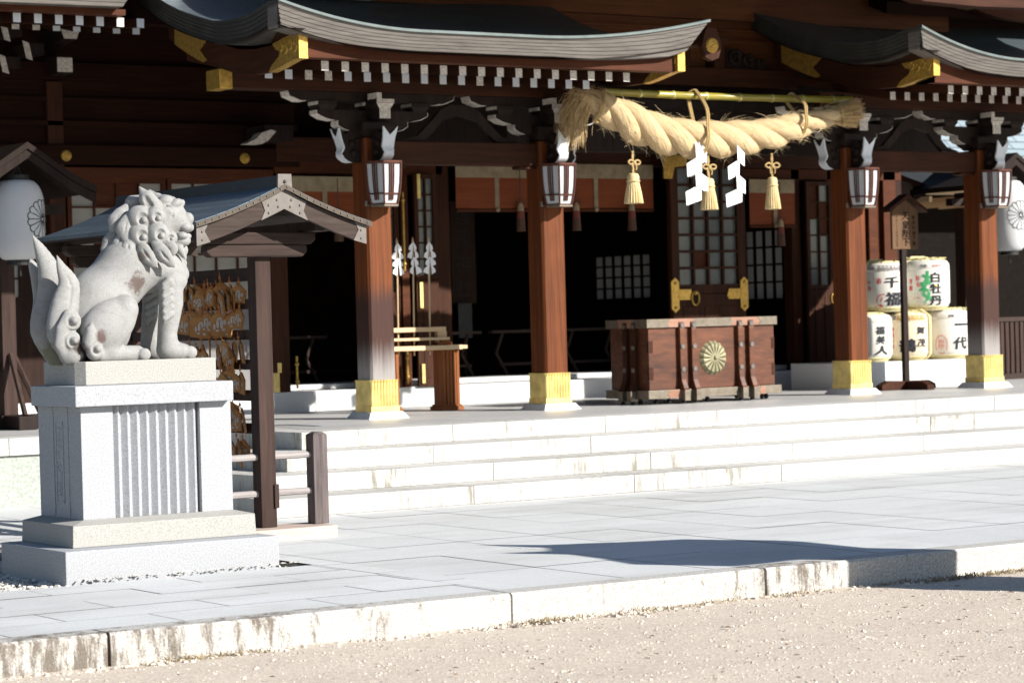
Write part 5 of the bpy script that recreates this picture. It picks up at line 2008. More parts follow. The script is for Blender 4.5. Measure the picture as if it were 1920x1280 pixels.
# ------------------------------------------------------------------ twisted straw rope
def straw_mat():
    m, t, b = base_mat("rice_straw")
    tc = N(t, "ShaderNodeTexCoord")
    mp = N(t, "ShaderNodeMapping")
    mp.inputs['Scale'].default_value = (34, 2.2, 1)
    t.links.new(tc.outputs['UV'], mp.inputs[0])
    f = noise_tex(t, mp.outputs[0], 2.0, 6, 0.75)
    v = coords(t)
    g = noise_tex(t, v, 6, 3)
    c = ramp(t, f, [(0.28, (0.30, 0.19, 0.085)), (0.5, (0.58, 0.43, 0.24)), (0.72, (0.74, 0.60, 0.39))])
    c = mixc(t, math_n(t, 'MULTIPLY', g, 0.35), c, (0.46, 0.31, 0.15))
    t.links.new(c, b.inputs['Base Color'])
    b.inputs['Roughness'].default_value = 0.8
    b.inputs['Specular IOR Level'].default_value = 0.25
    bump(t, b, f, 0.9, 0.012)
    return m


STRAW = straw_mat()
rope = thing("straw_rope", (17.0, 21.4, 3.75), "massive twisted pale straw rope with frayed ends hanging under the bamboo pole", "rope")
CL = smooth_path([(15.02, 21.42, 4.02), (15.25, 21.4, 3.985), (15.6, 21.4, 3.84), (16.0, 21.4, 3.70), (16.5, 21.4, 3.63), (17.1, 21.4, 3.65), (17.6, 21.4, 3.71), (18.05, 21.41, 3.82), (18.40, 21.42, 3.90), (18.62, 21.42, 3.945)], 12)
LEN = [0]
for a, b in zip(CL, CL[1:]):
    LEN.append(LEN[-1] + (b - a).length)
TL = LEN[-1]


def rope_r(s):
    t_ = s / TL
    return interp(t_, [(0, 0.115), (0.08, 0.16), (0.2, 0.205), (0.42, 0.215), (0.6, 0.20), (0.78, 0.165), (0.9, 0.12), (1.0, 0.085)])


def rope_frame(i):
    d = (CL[min(i + 1, len(CL) - 1)] - CL[max(i - 1, 0)]).normalized()
    n = Vector((0, -1, 0))
    u = d.cross(n).normalized()     # roughly down/up
    if u.z < 0:
        u = -u
    return d, n, u


rgr = random.Random(21)
NS = 3
strand_surf = []
for sidx in range(NS):
    vs, fs, uvs = [], [], []
    n = 18
    for i, p in enumerate(CL):
        d, nn, u = rope_frame(i)
        Rr = rope_r(LEN[i])
        phi = -2 * math.pi * LEN[i] / 1.16 + sidx * 2 * math.pi / NS + 0.6
        hel = 0.50 * Rr
        c = p + (nn * math.cos(phi) + u * math.sin(phi)) * hel
        dphi = -2 * math.pi / 1.16
        tang = (d + (-nn * math.sin(phi) + u * math.cos(phi)) * hel * dphi).normalized()
        e1 = (nn * math.cos(phi) + u * math.sin(phi))
        e1 = (e1 - tang * e1.dot(tang)).normalized()
        e2 = tang.cross(e1)
        r = 0.53 * Rr * (1 + 0.03 * math.sin(LEN[i] * 9 + sidx))
        row = []
        for k in range(n + 1):
            a = 2 * math.pi * k / n
            w = 1 + 0.04 * mnoise.noise((k * 0.9, LEN[i] * 3.0, sidx * 5))
            q = c + (e1 * math.cos(a) * 0.94 + e2 * math.sin(a) * 1.05) * r * w
            row.append(q)
            vs.append(tuple(q))
            uvs.append((k / n, LEN[i] / 1.0))
        strand_surf.append((c, e1, e2, tang, r))
    W = n + 1
    for i in range(len(CL) - 1):
        for k in range(n):
            a = i * W + k
            fs.append((a, a + 1, a + W + 1, a + W))
    me = bpy.data.meshes.new("rope_strand")
    me.from_pydata(vs, [], fs)
    me.materials.append(STRAW)
    uvl = me.uv_layers.new(name="UVMap")
    idx = np.empty(len(me.loops), np.int32)
    me.loops.foreach_get("vertex_index", idx)
    uvl.data.foreach_set("uv", np.array(uvs, np.float32)[idx].ravel())
    me.polygons.foreach_set("use_smooth", [True] * len(me.polygons))
    ob = bpy.data.objects.new("rope_strand", me)
    COL.objects.link(ob)
    ob.parent = rope
    ob.location = -rope.location


def wisp(mb, p, d, l, droop, r=0.0016, rg=rgr):
    pts_ = []
    q = Vector(p)
    v = Vector(d).normalized()
    for j in range(4):
        pts_.append(q.copy())
        q = q + v * (l / 3)
        v = (v + Vector((rg.uniform(-.12, .12), rg.uniform(-.12, .12), -droop + rg.uniform(-.1, .1)))).normalized()
    mb.tube(pts_, [r, r, r * 0.8, r * 0.4], 3, caps=False)


FRAY = plain("frayed_straw", (0.50, 0.35, 0.17), 0.85, var=0.3, sc=30, bstr=0)
FRAYP = plain("loose_pale_straw", (0.68, 0.54, 0.32), 0.85, var=0.25, sc=30, bstr=0)
mb = MB()
for _ in range(900):
    c, e1, e2, tg, r = rgr.choice(strand_surf)
    a = rgr.gauss(0, 0.9)
    o = e1 * math.cos(a) + e2 * math.sin(a)
    dd = tg * rgr.choice((-1, 1, 1)) + o * rgr.uniform(0.05, 0.5) + Vector((0, 0, rgr.uniform(-.2, .2)))
    wisp(mb, c + o * r * 0.98, dd, rgr.uniform(0.05, 0.20), 0.08, 0.0014)
tag(mb.build("loose_straw", FRAYP, rope), kind='stuff')
# left end: bends over and hangs down frayed
mb = MB()
for _ in range(1300):
    y = 21.42 + rgr.gauss(0, 0.055)
    a = rgr.uniform(0, 1)
    p = Vector((15.10 + rgr.uniform(-0.06, 0.10), y, 4.0 + rgr.gauss(0, 0.05)))
    sp = rgr.uniform(0.10, 0.50)
    ln = rgr.uniform(0.15, 0.50) * (0.55 + 0.45 * rgr.random())
    q1 = p + Vector((-0.09 * rgr.uniform(.4, 1.2), rgr.gauss(0, 0.02), 0.0))
    q2 = q1 + Vector((-0.10 * sp * 1.6, rgr.gauss(0, 0.03), -ln * 0.45))
    q3 = q2 + Vector((-0.12 * sp + rgr.gauss(0, 0.012), rgr.gauss(0, 0.03), -ln * 0.55))
    mb.tube([p, q1, q2, q3], [0.0030, 0.003, 0.0024, 0.0010], 3, caps=False)
tag(mb.build("frayed_end", FRAY, rope), kind='stuff')
# right end: stiff brush
mb = MB()
for _ in range(900):
    a, rr_ = rgr.random() * 6.28, 0.085 * math.sqrt(rgr.random())
    o = Vector((0, math.cos(a), math.sin(a)))
    p = Vector((18.50, 21.42, 3.925)) + o * rr_
    q = Vector((18.50 + rgr.uniform(0.26, 0.37), 21.42, 3.965)) + o * rr_ * rgr.uniform(1.7, 2.2)
    m_ = (p + q) / 2 + Vector((0, 0, 0.006))
    mb.tube([p, m_, q], [0.0034, 0.0034, 0.0022], 3, caps=False)
tag(mb.build("brush_end", FRAY, rope), kind='stuff')
mb = MB()
for x in (18.56, 18.58):
    mb.tube([(x, 21.42 + 0.098 * math.cos(a), 3.945 + 0.098 * math.sin(a)) for a in [k * math.pi / 8 for k in range(17)]], 0.010, 5, caps=False)
mb.tube([(18.57, 21.33, 3.90), (18.56, 21.30, 3.84), (18.57, 21.32, 3.80)], 0.012, 5)
mb.ball((18.57, 21.32, 3.83), 0.03, 8)
mb.build("binding_cord", STRAWC, rope)

# hanging cords
CORDS = ((15.36, 15.20, 3.97, 0.17, "straw cord holding the left end of the thick rope to the bamboo pole"),
         (16.70, 16.52, 3.63, 0.225, "straw cord holding the middle of the thick rope to the bamboo pole"),
         (18.06, 17.94, 3.83, 0.16, "straw cord holding the brush end of the thick rope to the bamboo pole"))
for xt, xb, zc, rr_, lab in CORDS:
    mb = MB()
    zt = 4.135
    for k in range(2):
        o = 0.024 * k
        yr = 21.40
        loop = [(xt + o, 21.60, zt + 0.05), (xt + o, 21.552, zt + 0.015), (lerp(xt, xb, 0.5) + o, 21.40 - rr_ * 0.55, lerp(zt, zc + rr_ * 0.9, 0.6)), (lerp(xt, xb, 0.8) + o, yr - rr_ * 0.93, zc + rr_ * 0.5),
                (xb + o, yr - rr_ - 0.03, zc - rr_ * 0.05), (xb + o, yr - rr_ * 0.85, zc - rr_ * 0.6), (xb + o - 0.01, yr - rr_ * 0.35, zc - rr_ - 0.005), (xt + o - 0.02, yr + rr_ * 0.3, zc - rr_), (xt + o + 0.02, yr + rr_ + 0.02, zc - rr_ * 0.1),
                (xt + o - 0.02, yr + rr_ * 0.9, zc + rr_ * 0.8), (xt + o - 0.05, 21.645, zt - 0.02), (xt + o, 21.60, zt + 0.05)]
        mb.tube(smooth_path(loop, 5), 0.0115, 6, caps=False)
    tag(mb.build("hanging_cord", STRAWC, smooth=True), lab, "cord", "cords carrying the straw rope")


# ------------------------------------------------------------------ straw tassels under the rope
def make_tassel():
    x, y, zt = 16.665, 21.33, 3.46
    r = thing("straw_tassel", (x, y, 3.19), "pale straw tassel hanging lowest, between the two white paper streamers", "tassel", "straw tassels under the rope")
    mb = MB()
    for s in (-1, 1):
        mb.tube(smooth_path([(x + s * 0.008, y, zt), (x - s * 0.008, y, zt - 0.06), (x + s * 0.008, y, zt - 0.13), (x - s * 0.006, y, zt - 0.20), (x, y, zt - 0.28)], 4), 0.009, 6)
    mb.build("cord", STRAWC, r, smooth=True)
    mb = MB()
    for s in (-1, 1):
        mb.tube(smooth_path([(x, y - 0.01, zt - 0.12), (x + s * 0.05, y - 0.02, zt - 0.10), (x + s * 0.09, y - 0.02, zt - 0.125), (x + s * 0.05, y - 0.02, zt - 0.150), (x, y - 0.01, zt - 0.125)], 4), 0.0095, 6)
        mb.tube(smooth_path([(x, y - 0.01, zt - 0.13), (x + s * 0.03, y - 0.02, zt - 0.17), (x + s * 0.024, y - 0.02, zt - 0.21)], 4), 0.008, 6)
    mb.ball((x, y - 0.015, zt - 0.13), 0.026, 8)
    mb.build("bow_knot", STRAWC, r, smooth=True)
    mb = MB()
    mb.lathe([(0.02, zt - 0.245), (0.048, zt - 0.255), (0.060, zt - 0.285), (0.058, zt - 0.345)], x, y, 18)
    mb.tube([(x + 0.062 * math.cos(a), y + 0.062 * math.sin(a), zt - 0.335) for a in [k * math.pi / 9 for k in range(19)]], 0.008, 5, caps=False)
    mb.build("bound_head", STRAWL, r, smooth=True)
    mb = MB()
    n = 44
    rows = []
    for t_ in (0, 0.3, 0.6, 0.85, 1.0):
        row = []
        for k in range(n + 1):
            kk = k % n
            a = 2 * math.pi * k / n
            rr2 = lerp(0.054, 0.088, t_ ** 0.8) * (1 + (0.04 + 0.05 * t_) * (1 if kk % 2 else -1))
            row.append((x + rr2 * math.cos(a), y + rr2 * math.sin(a), zt - 0.34 - 0.235 * t_ - (0.012 * ((kk * 7) % 5) / 5 if t_ == 1 else 0)))
        rows.append(row)
    mb.grid(rows)
    mb.add(rows[-1][:-1], [tuple(range(n))])
    mb.build("straw_skirt", STRAWL, r)
    return r


ts = make_tassel()
ta_ = dup(ts, (15.665, 21.33, 3.235), "pale straw tassel with a bow knot under the left half of the rope", 0.25)
tb_ = dup(ts, (17.54, 21.33, 3.165 + 0.045), "pale straw tassel hanging in shade under the right half of the rope", -0.3)


ta_.scale = (1.08, 1.08, 0.94)
tb_.scale = (0.93, 0.93, 1.04)


# ------------------------------------------------------------------ white paper streamers
def streamer(x, zt, zb, y, label, seed, layers):
    rg = random.Random(seed)
    n = 4
    h = (zt - zb) / n
    mb = MB()
    for layer in range(layers):
        for k in range(n):
            s = 1 if k % 2 == 0 else -1
            z0 = zt - k * h * 0.98
            w = 0.062 + 0.010 * k
            off = s * (0.042 + 0.006 * k) + 0.05 * layer + rg.uniform(-0.012, 0.012)
            tw = s * 0.30 + rg.uniform(-0.2, 0.2)
            c_, s_ = math.cos(tw), math.sin(tw)
            yy0 = y + 0.028 * layer + 0.006 * k
            sl = s * h * 0.34                      # each fold leans, giving the lightning outline
            quad = [(-w, sl * 0.8), (w, -sl * 0.8), (w * 0.92, -h * 1.02 - sl * 0.55), (-w * 0.92, -h * 1.02 + sl * 0.55)]
            f_ = [(x + off + u * c_, yy0 + u * s_, z0 + v) for u, v in quad]
            mb.hexa(f_ + [(a, b + 0.0025, c) for a, b, c in f_])
    o = mb.build("paper_streamer", SHIDE)
    tag(o, label, "paper streamer", "zigzag paper streamers on the rope")


streamer(16.42, 3.55, 2.94, 21.20, "white zigzag paper streamer left of the lowest straw tassel, crumpled and doubled", 4, 2)
streamer(16.97, 3.52, 2.92, 21.20, "white zigzag paper streamer right of the lowest straw tassel, hanging free", 9, 1)

# ------------------------------------------------------------------ offering box
obx = thing("offering_box", (17.07, 22.2, 0.8), "large polished red-brown wooden offering box with bronze bands and chrysanthemum crest", "offering box")
bx0, bx1, by0, by1, bz0, bz1 = 16.215, 17.955, 21.88, 22.58, 0.96, 1.63
mb = MB(); mb.box(bx0, bx1, by0, by1, bz0, bz1)
for z in (1.08, 1.26, 1.44):
    for x_, w_ in ((bx0, 0.06), (bx1 - 0.055, 0.055)):
        pass
body = mb.build("box_body", BOXW, obx, bevel=0.004)
mb = MB()
for z in (1.07, 1.36):
    mb.box(bx0 - 0.003, bx0 + 0.055, by0 - 0.003, by0 + 0.03, z, z + 0.13)
    mb.box(bx1 - 0.04, bx1 + 0.003, by0 - 0.003, by0 + 0.03, z, z + 0.13)
mb.build_each("dovetail", WOODX, body)
mb = MB()
mb.box(bx0 - 0.035, bx1 + 0.02, by0 - 0.03, by0 + 0.05, bz1 + 0.001, 1.722)
mb.box(bx0 - 0.035, bx1 + 0.02, by1 - 0.05, by1 + 0.03, bz1 + 0.001, 1.722)
mb.box(bx0 - 0.035, bx0 + 0.05, by0 + 0.05, by1 - 0.05, bz1 + 0.001, 1.722)
mb.box(bx1 - 0.05, bx1 + 0.02, by0 + 0.05, by1 - 0.05, bz1 + 0.001, 1.722)
for k in range(14):
    mb.box(bx0 + 0.06 + k * 0.12, bx0 + 0.10 + k * 0.12, by0 + 0.05, by1 - 0.05, bz1 + 0.02, 1.70)
rim = mb.build("top_rim", wood("rim_copper_wood", (0.26, 0.13, 0.085), (0.42, 0.25, 0.18), (4, 30, 30), 0.45), obx, bevel=0.003)
mb = MB()
y = by0 - 0.0335
mb.prism([(bx0 - 0.0385, 1.632), (bx0 + 0.27, 1.632), (bx0 + 0.24, 1.675), (bx0 + 0.28, 1.7225), (bx0 - 0.0385, 1.7225)], 'y', y, y + 0.09)
mb.prism([(bx1 + 0.0235, 1.632), (bx1 - 0.24, 1.632), (bx1 - 0.21, 1.675), (bx1 - 0.25, 1.7225), (bx1 + 0.0235, 1.7225)], 'y', y, y + 0.09)
mb.prism([(16.83, 1.632), (17.32, 1.632), (17.36, 1.675), (17.32, 1.7225), (16.83, 1.7225), (16.79, 1.675)], 'y', y, y + 0.09)
mb.box(bx0 - 0.0385, bx0 + 0.02, by0 + 0.06, by0 + 0.22, 1.632, 1.7225)
mb.box(bx0 - 0.0385, bx0 + 0.02, by1 - 0.2, by1 + 0.033, 1.632, 1.7225)
mb.build_each("bronze_mount", BRONZE, rim)
mb = MB()
mb.box(bx0 - 0.05, bx1 + 0.055, by0 - 0.05, by1 + 0.04, 0.865, 0.957)
base = mb.build("base_band", BRONZE, obx, bevel=0.003)
rimw = MATS["rim_copper_wood"]
mb = MB()
y = by0 - 0.053
for a, b in ((16.45, 16.60), (17.72, 17.78)):
    mb.prism([(a, 0.868), (b, 0.868), (b, 0.954), (a, 0.954), (a - 0.03, 0.911)], 'y', y, y + 0.02)
mb.build_each("wood_inlay", rimw, base)


def rib(x, y, axis):
    mb = MB()
    prof = [(0.0, 1.70), (0.045, 1.685), (0.052, 1.60), (0.050, 1.20), (0.060, 1.06), (0.10, 0.97), (0.115, 0.95), (0.115, 0.845), (0.0, 0.845)]
    h = 0.034
    if axis == 'x':
        mb.prism([(y - d, z) for d, z in prof], 'x', x - h, x + h)
    else:
        mb.prism([(x - d, z) for d, z in prof], 'y', y - h, y + h)
    o = mb.build("brace_rib", BOXW if axis == 'x' else WOOD, obx, bevel=0.006)
    mb = MB()
    if axis == 'x':
        mb.box(x - h - 0.004, x + h + 0.004, y - 0.121, y - 0.02, 0.835, 0.948)
    else:
        mb.box(x - 0.121, x - 0.02, y - h - 0.004, y + h + 0.004, 0.835, 0.948)
    mb.build("bronze_shoe", BRONZE, o, bevel=0.003)
    mb = MB()
    for z, d in ((1.65, 0.050), (1.42, 0.053), (1.175, 0.054)):
        if axis == 'x':
            mb.tube([(x, y - d + 0.004, z), (x, y - d - 0.008, z)], [0.032, 0.026], 12)
        else:
            mb.tube([(x - d + 0.004, y, z), (x - d - 0.008, y, z)], [0.03, 0.025], 12)
    mb.build_each("stud", GALV if axis == 'x' else BRONZE, o, smooth=True)


for x in (16.64, 16.80, 17.445, 17.60):
    rib(x, by0, 'x')
for y in (22.10, 22.26):
    rib(bx0, y, 'y')
mb = MB()
crest(mb, (17.085, by0 - 0.002, 1.285), 0.190, 0.05)
mb.build("crest", BRONZEG, obx, smooth=True)
mb = MB()
for x, y in ((16.25, 22.1), (16.25, 22.25), (16.35, 21.95), (16.5, 21.92), (16.66, 21.86), (16.82, 21.86), (17.05, 21.95), (17.46, 21.87), (17.62, 21.87), (17.8, 21.92), (17.92, 22.0), (17.9, 22.5), (16.3, 22.5)):
    mb.tube([(x - 0.012, y, 0.832), (x + 0.012, y, 0.832)], 0.030, 10)
mb.build_each("caster", RUBBER, obx)

# ------------------------------------------------------------------ offering table with wand rack
tb = thing("wand_table", (14.2, 23.3, 0.8), "orange cypress offering table with fluted legs and two pale racks for wands", "table")
for x in (14.515, 13.75):
    mb = MB()
    for k in range(5):
        a = x - 0.095 + k * 0.044
        mb.box(a, a + 0.036, 23.20 - 0.004 * (k % 2), 23.40, 0.86, 1.45)
    mb.box(x - 0.10, x + 0.12, 23.22, 23.38, 0.86, 1.445)
    mb.box(x - 0.13, x + 0.145, 23.17, 23.43, 0.80, 0.84)
    mb.box(x - 0.115, x + 0.13, 23.185, 23.415, 0.841, 0.862)
    mb.build("leg", TABLEW, tb, bevel=0.004)
mb = MB(); mb.box(13.6, 14.64, 23.14, 23.46, 1.455, 1.505); mb.box(14.64, 14.77, 23.24, 23.36, 1.46, 1.50); mb.build("table_top", PALEW, tb, bevel=0.004)
mb = MB(); mb.box(13.62, 14.50, 23.24, 23.36, 1.655, 1.705); mb.build("upper_rack", PALEW, tb, bevel=0.004)
mb = MB(); mb.box(13.64, 14.52, 23.20, 23.34, 1.562, 1.592); mb.box(14.40, 14.52, 23.26, 23.32, 1.506, 1.655); mb.box(13.64, 13.76, 23.26, 23.32, 1.506, 1.655); mb.build("lower_rack", PALEW, tb, bevel=0.003)
mb = MB(); mb.box(14.38, 14.56, 23.22, 23.34, 1.506, 1.535); mb.box(14.42, 14.54, 23.22, 23.33, 1.536, 1.56); mb.build("scroll_foot", TABLEW, tb, bevel=0.003)


def wand(x, zt, label, seed):
    rg = random.Random(seed)
    w_ = thing("paper_wand", (x, 23.3, 1.5), label, "wand", "paper-topped wands standing in the table rack")
    mb = MB()
    mb.tube([(x, 23.30, 1.40), (x + 0.005, 23.28, zt)], 0.0095, 8)
    mb.tube([(x + 0.005, 23.28, zt), (x + 0.005, 23.28, zt + 0.05)], [0.016, 0.002], 8)
    mb.build("stick", PALEW, w_)
    mb = MB()
    for s in (-1, 1):
        zz = zt
        for k in range(4):
            wd_ = 0.045 + 0.006 * k
            tw = rg.uniform(-0.5, 0.5)
            q = [(0.0, 0.0), (s * wd_, -0.05), (s * wd_ * 1.15, -0.085), (s * 0.01, -0.11)]
            f_ = [(x + u * math.cos(tw) + s * 0.012 * (k % 2), 23.262 + abs(u) * math.sin(tw) - 0.004 * k, zz + v) for u, v in q]
            mb.hexa(f_ + [(a, b - 0.002, c) for a, b, c in f_])
            zz -= 0.082
    mb.build("folded_paper", SHIDE, w_)


wand(13.925, 2.62, "white paper wand nearest the leftmost porch column", 1)
wand(14.125, 2.63, "white paper wand, middle one of the three in the table rack", 2)
wand(14.325, 2.63, "white paper wand, farthest of the three from the leftmost column", 3)

# ------------------------------------------------------------------ stone ledge and sake barrels
lg = thing("stone_ledge", (21.5, 23.6, 0.8), "white stone ledge carrying the sake barrels beside the rightmost column", "ledge")
mb = MB(); mb.box(20.2, 21.26, 23.25, 24.3, 0.79, 1.122); mb.box(21.265, 22.21, 23.25, 24.3, 0.79, 1.122); mb.build_each("ledge_block", STONE, lg, bevel=0.006)
ledge_z = 1.123


def barrel(cx, cy, z0, rad, hgt, mat, chars, label, rope_side, band, extras, yaw=0.0):
    b = thing("sake_barrel", (cx, cy, z0), label, "barrel", "straw-wrapped sake barrels stacked on the ledge")
    prof = [(rad * 0.72, z0), (rad * 0.93, z0 + hgt * 0.10), (rad * 0.99, z0 + hgt * 0.16), (rad, z0 + hgt * 0.45), (rad, z0 + hgt * 0.80), (rad * 0.985, z0 + hgt * 0.815), (rad * 1.0, z0 + hgt * 0.83), (rad * 0.985, z0 + hgt * 0.91), (rad * 0.90, z0 + hgt * 0.975), (rad * 0.7, z0 + hgt)]
    mb = MB(); mb.lathe(prof, cx, cy, 40); mb.build("wrapped_body", mat, b, smooth=True)

    def fn(u, v, e=0.003):
        # u metres along the surface, 0 facing the viewer's side; v height
        t_ = (v - z0) / hgt
        r_ = interp(v, [(z, r) for r, z in prof]) + e
        a = -math.pi / 2 - 0.66 + yaw + u / rad
        return (cx + r_ * math.cos(a), cy + r_ * math.sin(a), v)
    mats = [INK, REDINK, GREENINK, YELINK, GREYINK, OCHREINK, PINKINK]
    mb = MB()
    for ch, u, v, w, h, m, sh in chars:
        write(mb, ch, fn, u * rad, z0 + v * hgt, w * rad * 1.12, h * hgt * 1.08, m, 0.05 if w > 0.3 else 0.03, sh)
    for u0, u1, v0, v1, m in band:
        n = 16
        mb.grid([[fn(lerp(u0, u1, k / n) * rad, z0 + (v + 0.012 * math.sin(k * 2.4)) * hgt, 0.0025) for k in range(n + 1)] for v in (v0, (v0 + v1) / 2, v1)], m)
    for line, w, m in extras:
        ribbon2d(mb, [(p[0] * rad, z0 + p[1] * hgt) for p in line], w * rad, fn, m)
    mb.build("painted_writing", mats, b)
    # woven straw lid and ropes
    mb = MB()
    mb.lathe([(rad * 0.72, z0 + hgt * 0.985), (rad * 0.66, z0 + hgt * 1.03), (rad * 0.4, z0 + hgt * 1.045)], cx, cy, 24)
    rg = random.Random(int(cx * 100))
    for k in range(40):
        a = rg.random() * 6.28
        r1 = rad * rg.uniform(0.3, 0.75)
        a2 = a + rg.uniform(-0.7, 0.7)
        r2 = rad * rg.uniform(0.5, 0.9)
        mb.tube([(cx + r1 * math.cos(a), cy + r1 * math.sin(a), z0 + hgt * 1.04), (cx + r2 * math.cos(a2), cy + r2 * math.sin(a2), z0 + hgt * rg.uniform(0.98, 1.05))], 0.007, 4)
    mb.build("woven_lid", ROPEC, b)
    mb = MB()
    for u in rope_side:
        for k in range(2):
            uu = u * rad + 0.026 * k
            pth = [fn(uu, v, 0.012) for v in [z0 + hgt * 0.03 + hgt * 0.93 * j / 24 for j in range(25)]]
            mb.tube(pth, [0.0125 + 0.0035 * (j % 2) for j in range(25)], 6)
            mb.tube([pth[-1], (lerp(pth[-1][0], cx, 0.3), lerp(pth[-1][1], cy, 0.3), z0 + hgt * 1.06), (cx, cy, z0 + hgt * 1.06)], 0.013, 6)
    for k in range(3):
        rr_ = interp(z0 + hgt * (0.02 + 0.03 * k), [(z, r) for r, z in prof])
        mb.tube([(cx + (rr_ + 0.004) * math.cos(a), cy + (rr_ + 0.004) * math.sin(a), z0 + hgt * (0.02 + 0.03 * k)) for a in [j * math.pi / 16 for j in range(33)]], 0.008, 5, caps=False)
    mb.build("straw_rope_tie", ROPEC, b)
    return b


def flower(u, v, r, n=10):
    return [(u + r * math.cos(i * 2 * math.pi / n), v + 0.75 * r * math.sin(i * 2 * math.pi / n)) for i in range(n + 1)]


h1 = 0.60
barrel(20.90, 23.62, ledge_z, 0.285, 0.585, WRAP, [("福", 0.10, 0.66, 0.42, 0.17, 0, 0.1), ("美", 0.12, 0.46, 0.40, 0.17, 0, 0.12), ("人", 0.16, 0.24, 0.62, 0.19, 0, 0.08)],
       "white sake barrel lettered 福美人, half hidden behind a porch column on the ledge", [], [], [], 0.35)
barrel(21.50, 23.60, ledge_z, 0.315, 0.59, WRAPTAN, [("賀", 0.52, 0.63, 0.36, 0.15, 0, 0.1), ("茂", 0.55, 0.37, 0.36, 0.17, 0, 0.1), ("鶴", -0.03, 0.32, 0.62, 0.27, 0, 0.05),
       ("清", -0.66, 0.66, 0.16, 0.09, 1, 0), ("酒", -0.66, 0.54, 0.16, 0.09, 1, 0), ("吟", -0.66, 0.42, 0.16, 0.09, 6, 0), ("醸", -0.66, 0.30, 0.16, 0.09, 6, 0)],
       "tan-edged sake barrel lettered 賀茂鶴, middle of the bottom row", [0.98], [(-0.45, 0.75, 0.85, 0.95, 5), (-0.62, -0.50, 0.86, 0.95, 4)], [([(-0.82, 0.76), (0.85, 0.76)], 0.02, 5)])
barrel(22.165, 23.60, ledge_z, 0.305, 0.615, WRAP, [("一", 0.62, 0.70, 0.60, 0.32, 0, 0), ("代", 0.56, 0.32, 0.62, 0.25, 0, 0.1), ("正", 0.10, 0.88, 0.12, 0.05, 0, 0), ("味", 0.22, 0.88, 0.12, 0.05, 0, 0)],
       "white sake barrel lettered 一代 with a red flower seal, right end of the bottom row", [-0.80], [],
       [(flower(-0.28, 0.30, 0.25, 12), 0.035, 6), ([(-0.40, 0.36), (-0.16, 0.36)], 0.03, 6), ([(-0.28, 0.40), (-0.28, 0.2)], 0.03, 6), ([(-0.40, 0.28), (-0.16, 0.28)], 0.03, 6), ([(-0.38, 0.22), (-0.36, 0.4)], 0.03, 6), ([(-0.18, 0.22), (-0.2, 0.4)], 0.03, 6)])
barrel(21.155, 23.62, 1.735, 0.30, 0.605, WRAP, [("千", 0.30, 0.60, 0.58, 0.22, 0, 0.06), ("福", 0.34, 0.26, 0.62, 0.27, 0, 0.08), ("酒", -0.26, 0.63, 0.22, 0.11, 1, 0), ("吟", -0.68, 0.60, 0.14, 0.09, 6, 0), ("醸", -0.66, 0.48, 0.14, 0.09, 6, 0)],
       "white sake barrel lettered 千福 with a grey band, left of the top pair", [-0.98], [(-0.3, 0.75, 0.84, 0.94, 4), (-0.75, -0.42, 0.86, 0.94, 4)],
       [([(-0.02, 0.36), (-0.25, 0.34), (-0.36, 0.24), (-0.30, 0.14), (-0.12, 0.10)], 0.04, 1), ([(-0.45, 0.10), (-0.15, 0.14), (-0.38, 0.05), (-0.45, 0.10)], 0.06, 1), ([(-0.2, 0.2), (-0.1, 0.3)], 0.035, 1), ([(0.75, 0.34), (0.85, 0.2), (0.72, 0.14)], 0.05, 1), ([(-0.9, 0.3), (-0.8, 0.15)], 0.04, 1)])
lf_ = []
for cu, cv, sz, rot in ((0.02, 0.64, 0.17, 0.2), (-0.12, 0.44, 0.17, 0.9), (0.05, 0.24, 0.16, 0.1)):
    for k in range(5):
        a = rot + k * 1.256
        lf_.append(([(cu, cv), (cu + sz * math.cos(a), cv + 0.75 * sz * math.sin(a))], 0.11, 2))
lf_.append(([(0.36, 0.475), (0.46, 0.475)], 0.10, 3))
barrel(21.83, 23.60, 1.735, 0.312, 0.635, WRAP, [("白", 0.36, 0.65, 0.44, 0.20, 0, 0), ("牡", 0.38, 0.43, 0.46, 0.19, 0, 0), ("丹", 0.38, 0.20, 0.50, 0.19, 0, 0), ("醇", -0.36, 0.64, 0.16, 0.10, 6, 0), ("香", -0.34, 0.52, 0.16, 0.10, 6, 0), ("芳", -0.66, 0.58, 0.14, 0.10, 1, 0), ("醇", -0.66, 0.45, 0.14, 0.10, 1, 0),
       ("登", -0.18, 0.88, 0.13, 0.06, 4, 0), ("録", -0.04, 0.88, 0.13, 0.06, 4, 0), ("白", 0.30, 0.88, 0.12, 0.05, 6, 0), ("牡", 0.44, 0.88, 0.12, 0.05, 6, 0), ("丹", 0.58, 0.88, 0.12, 0.05, 6, 0)],
       "white sake barrel lettered 白牡丹 with green leaves, right of the top pair", [-1.02], [], lf_ + [([(-0.55, 0.10), (-0.55, 0.26), (-0.32, 0.26), (-0.32, 0.10)], 0.02, 6)])

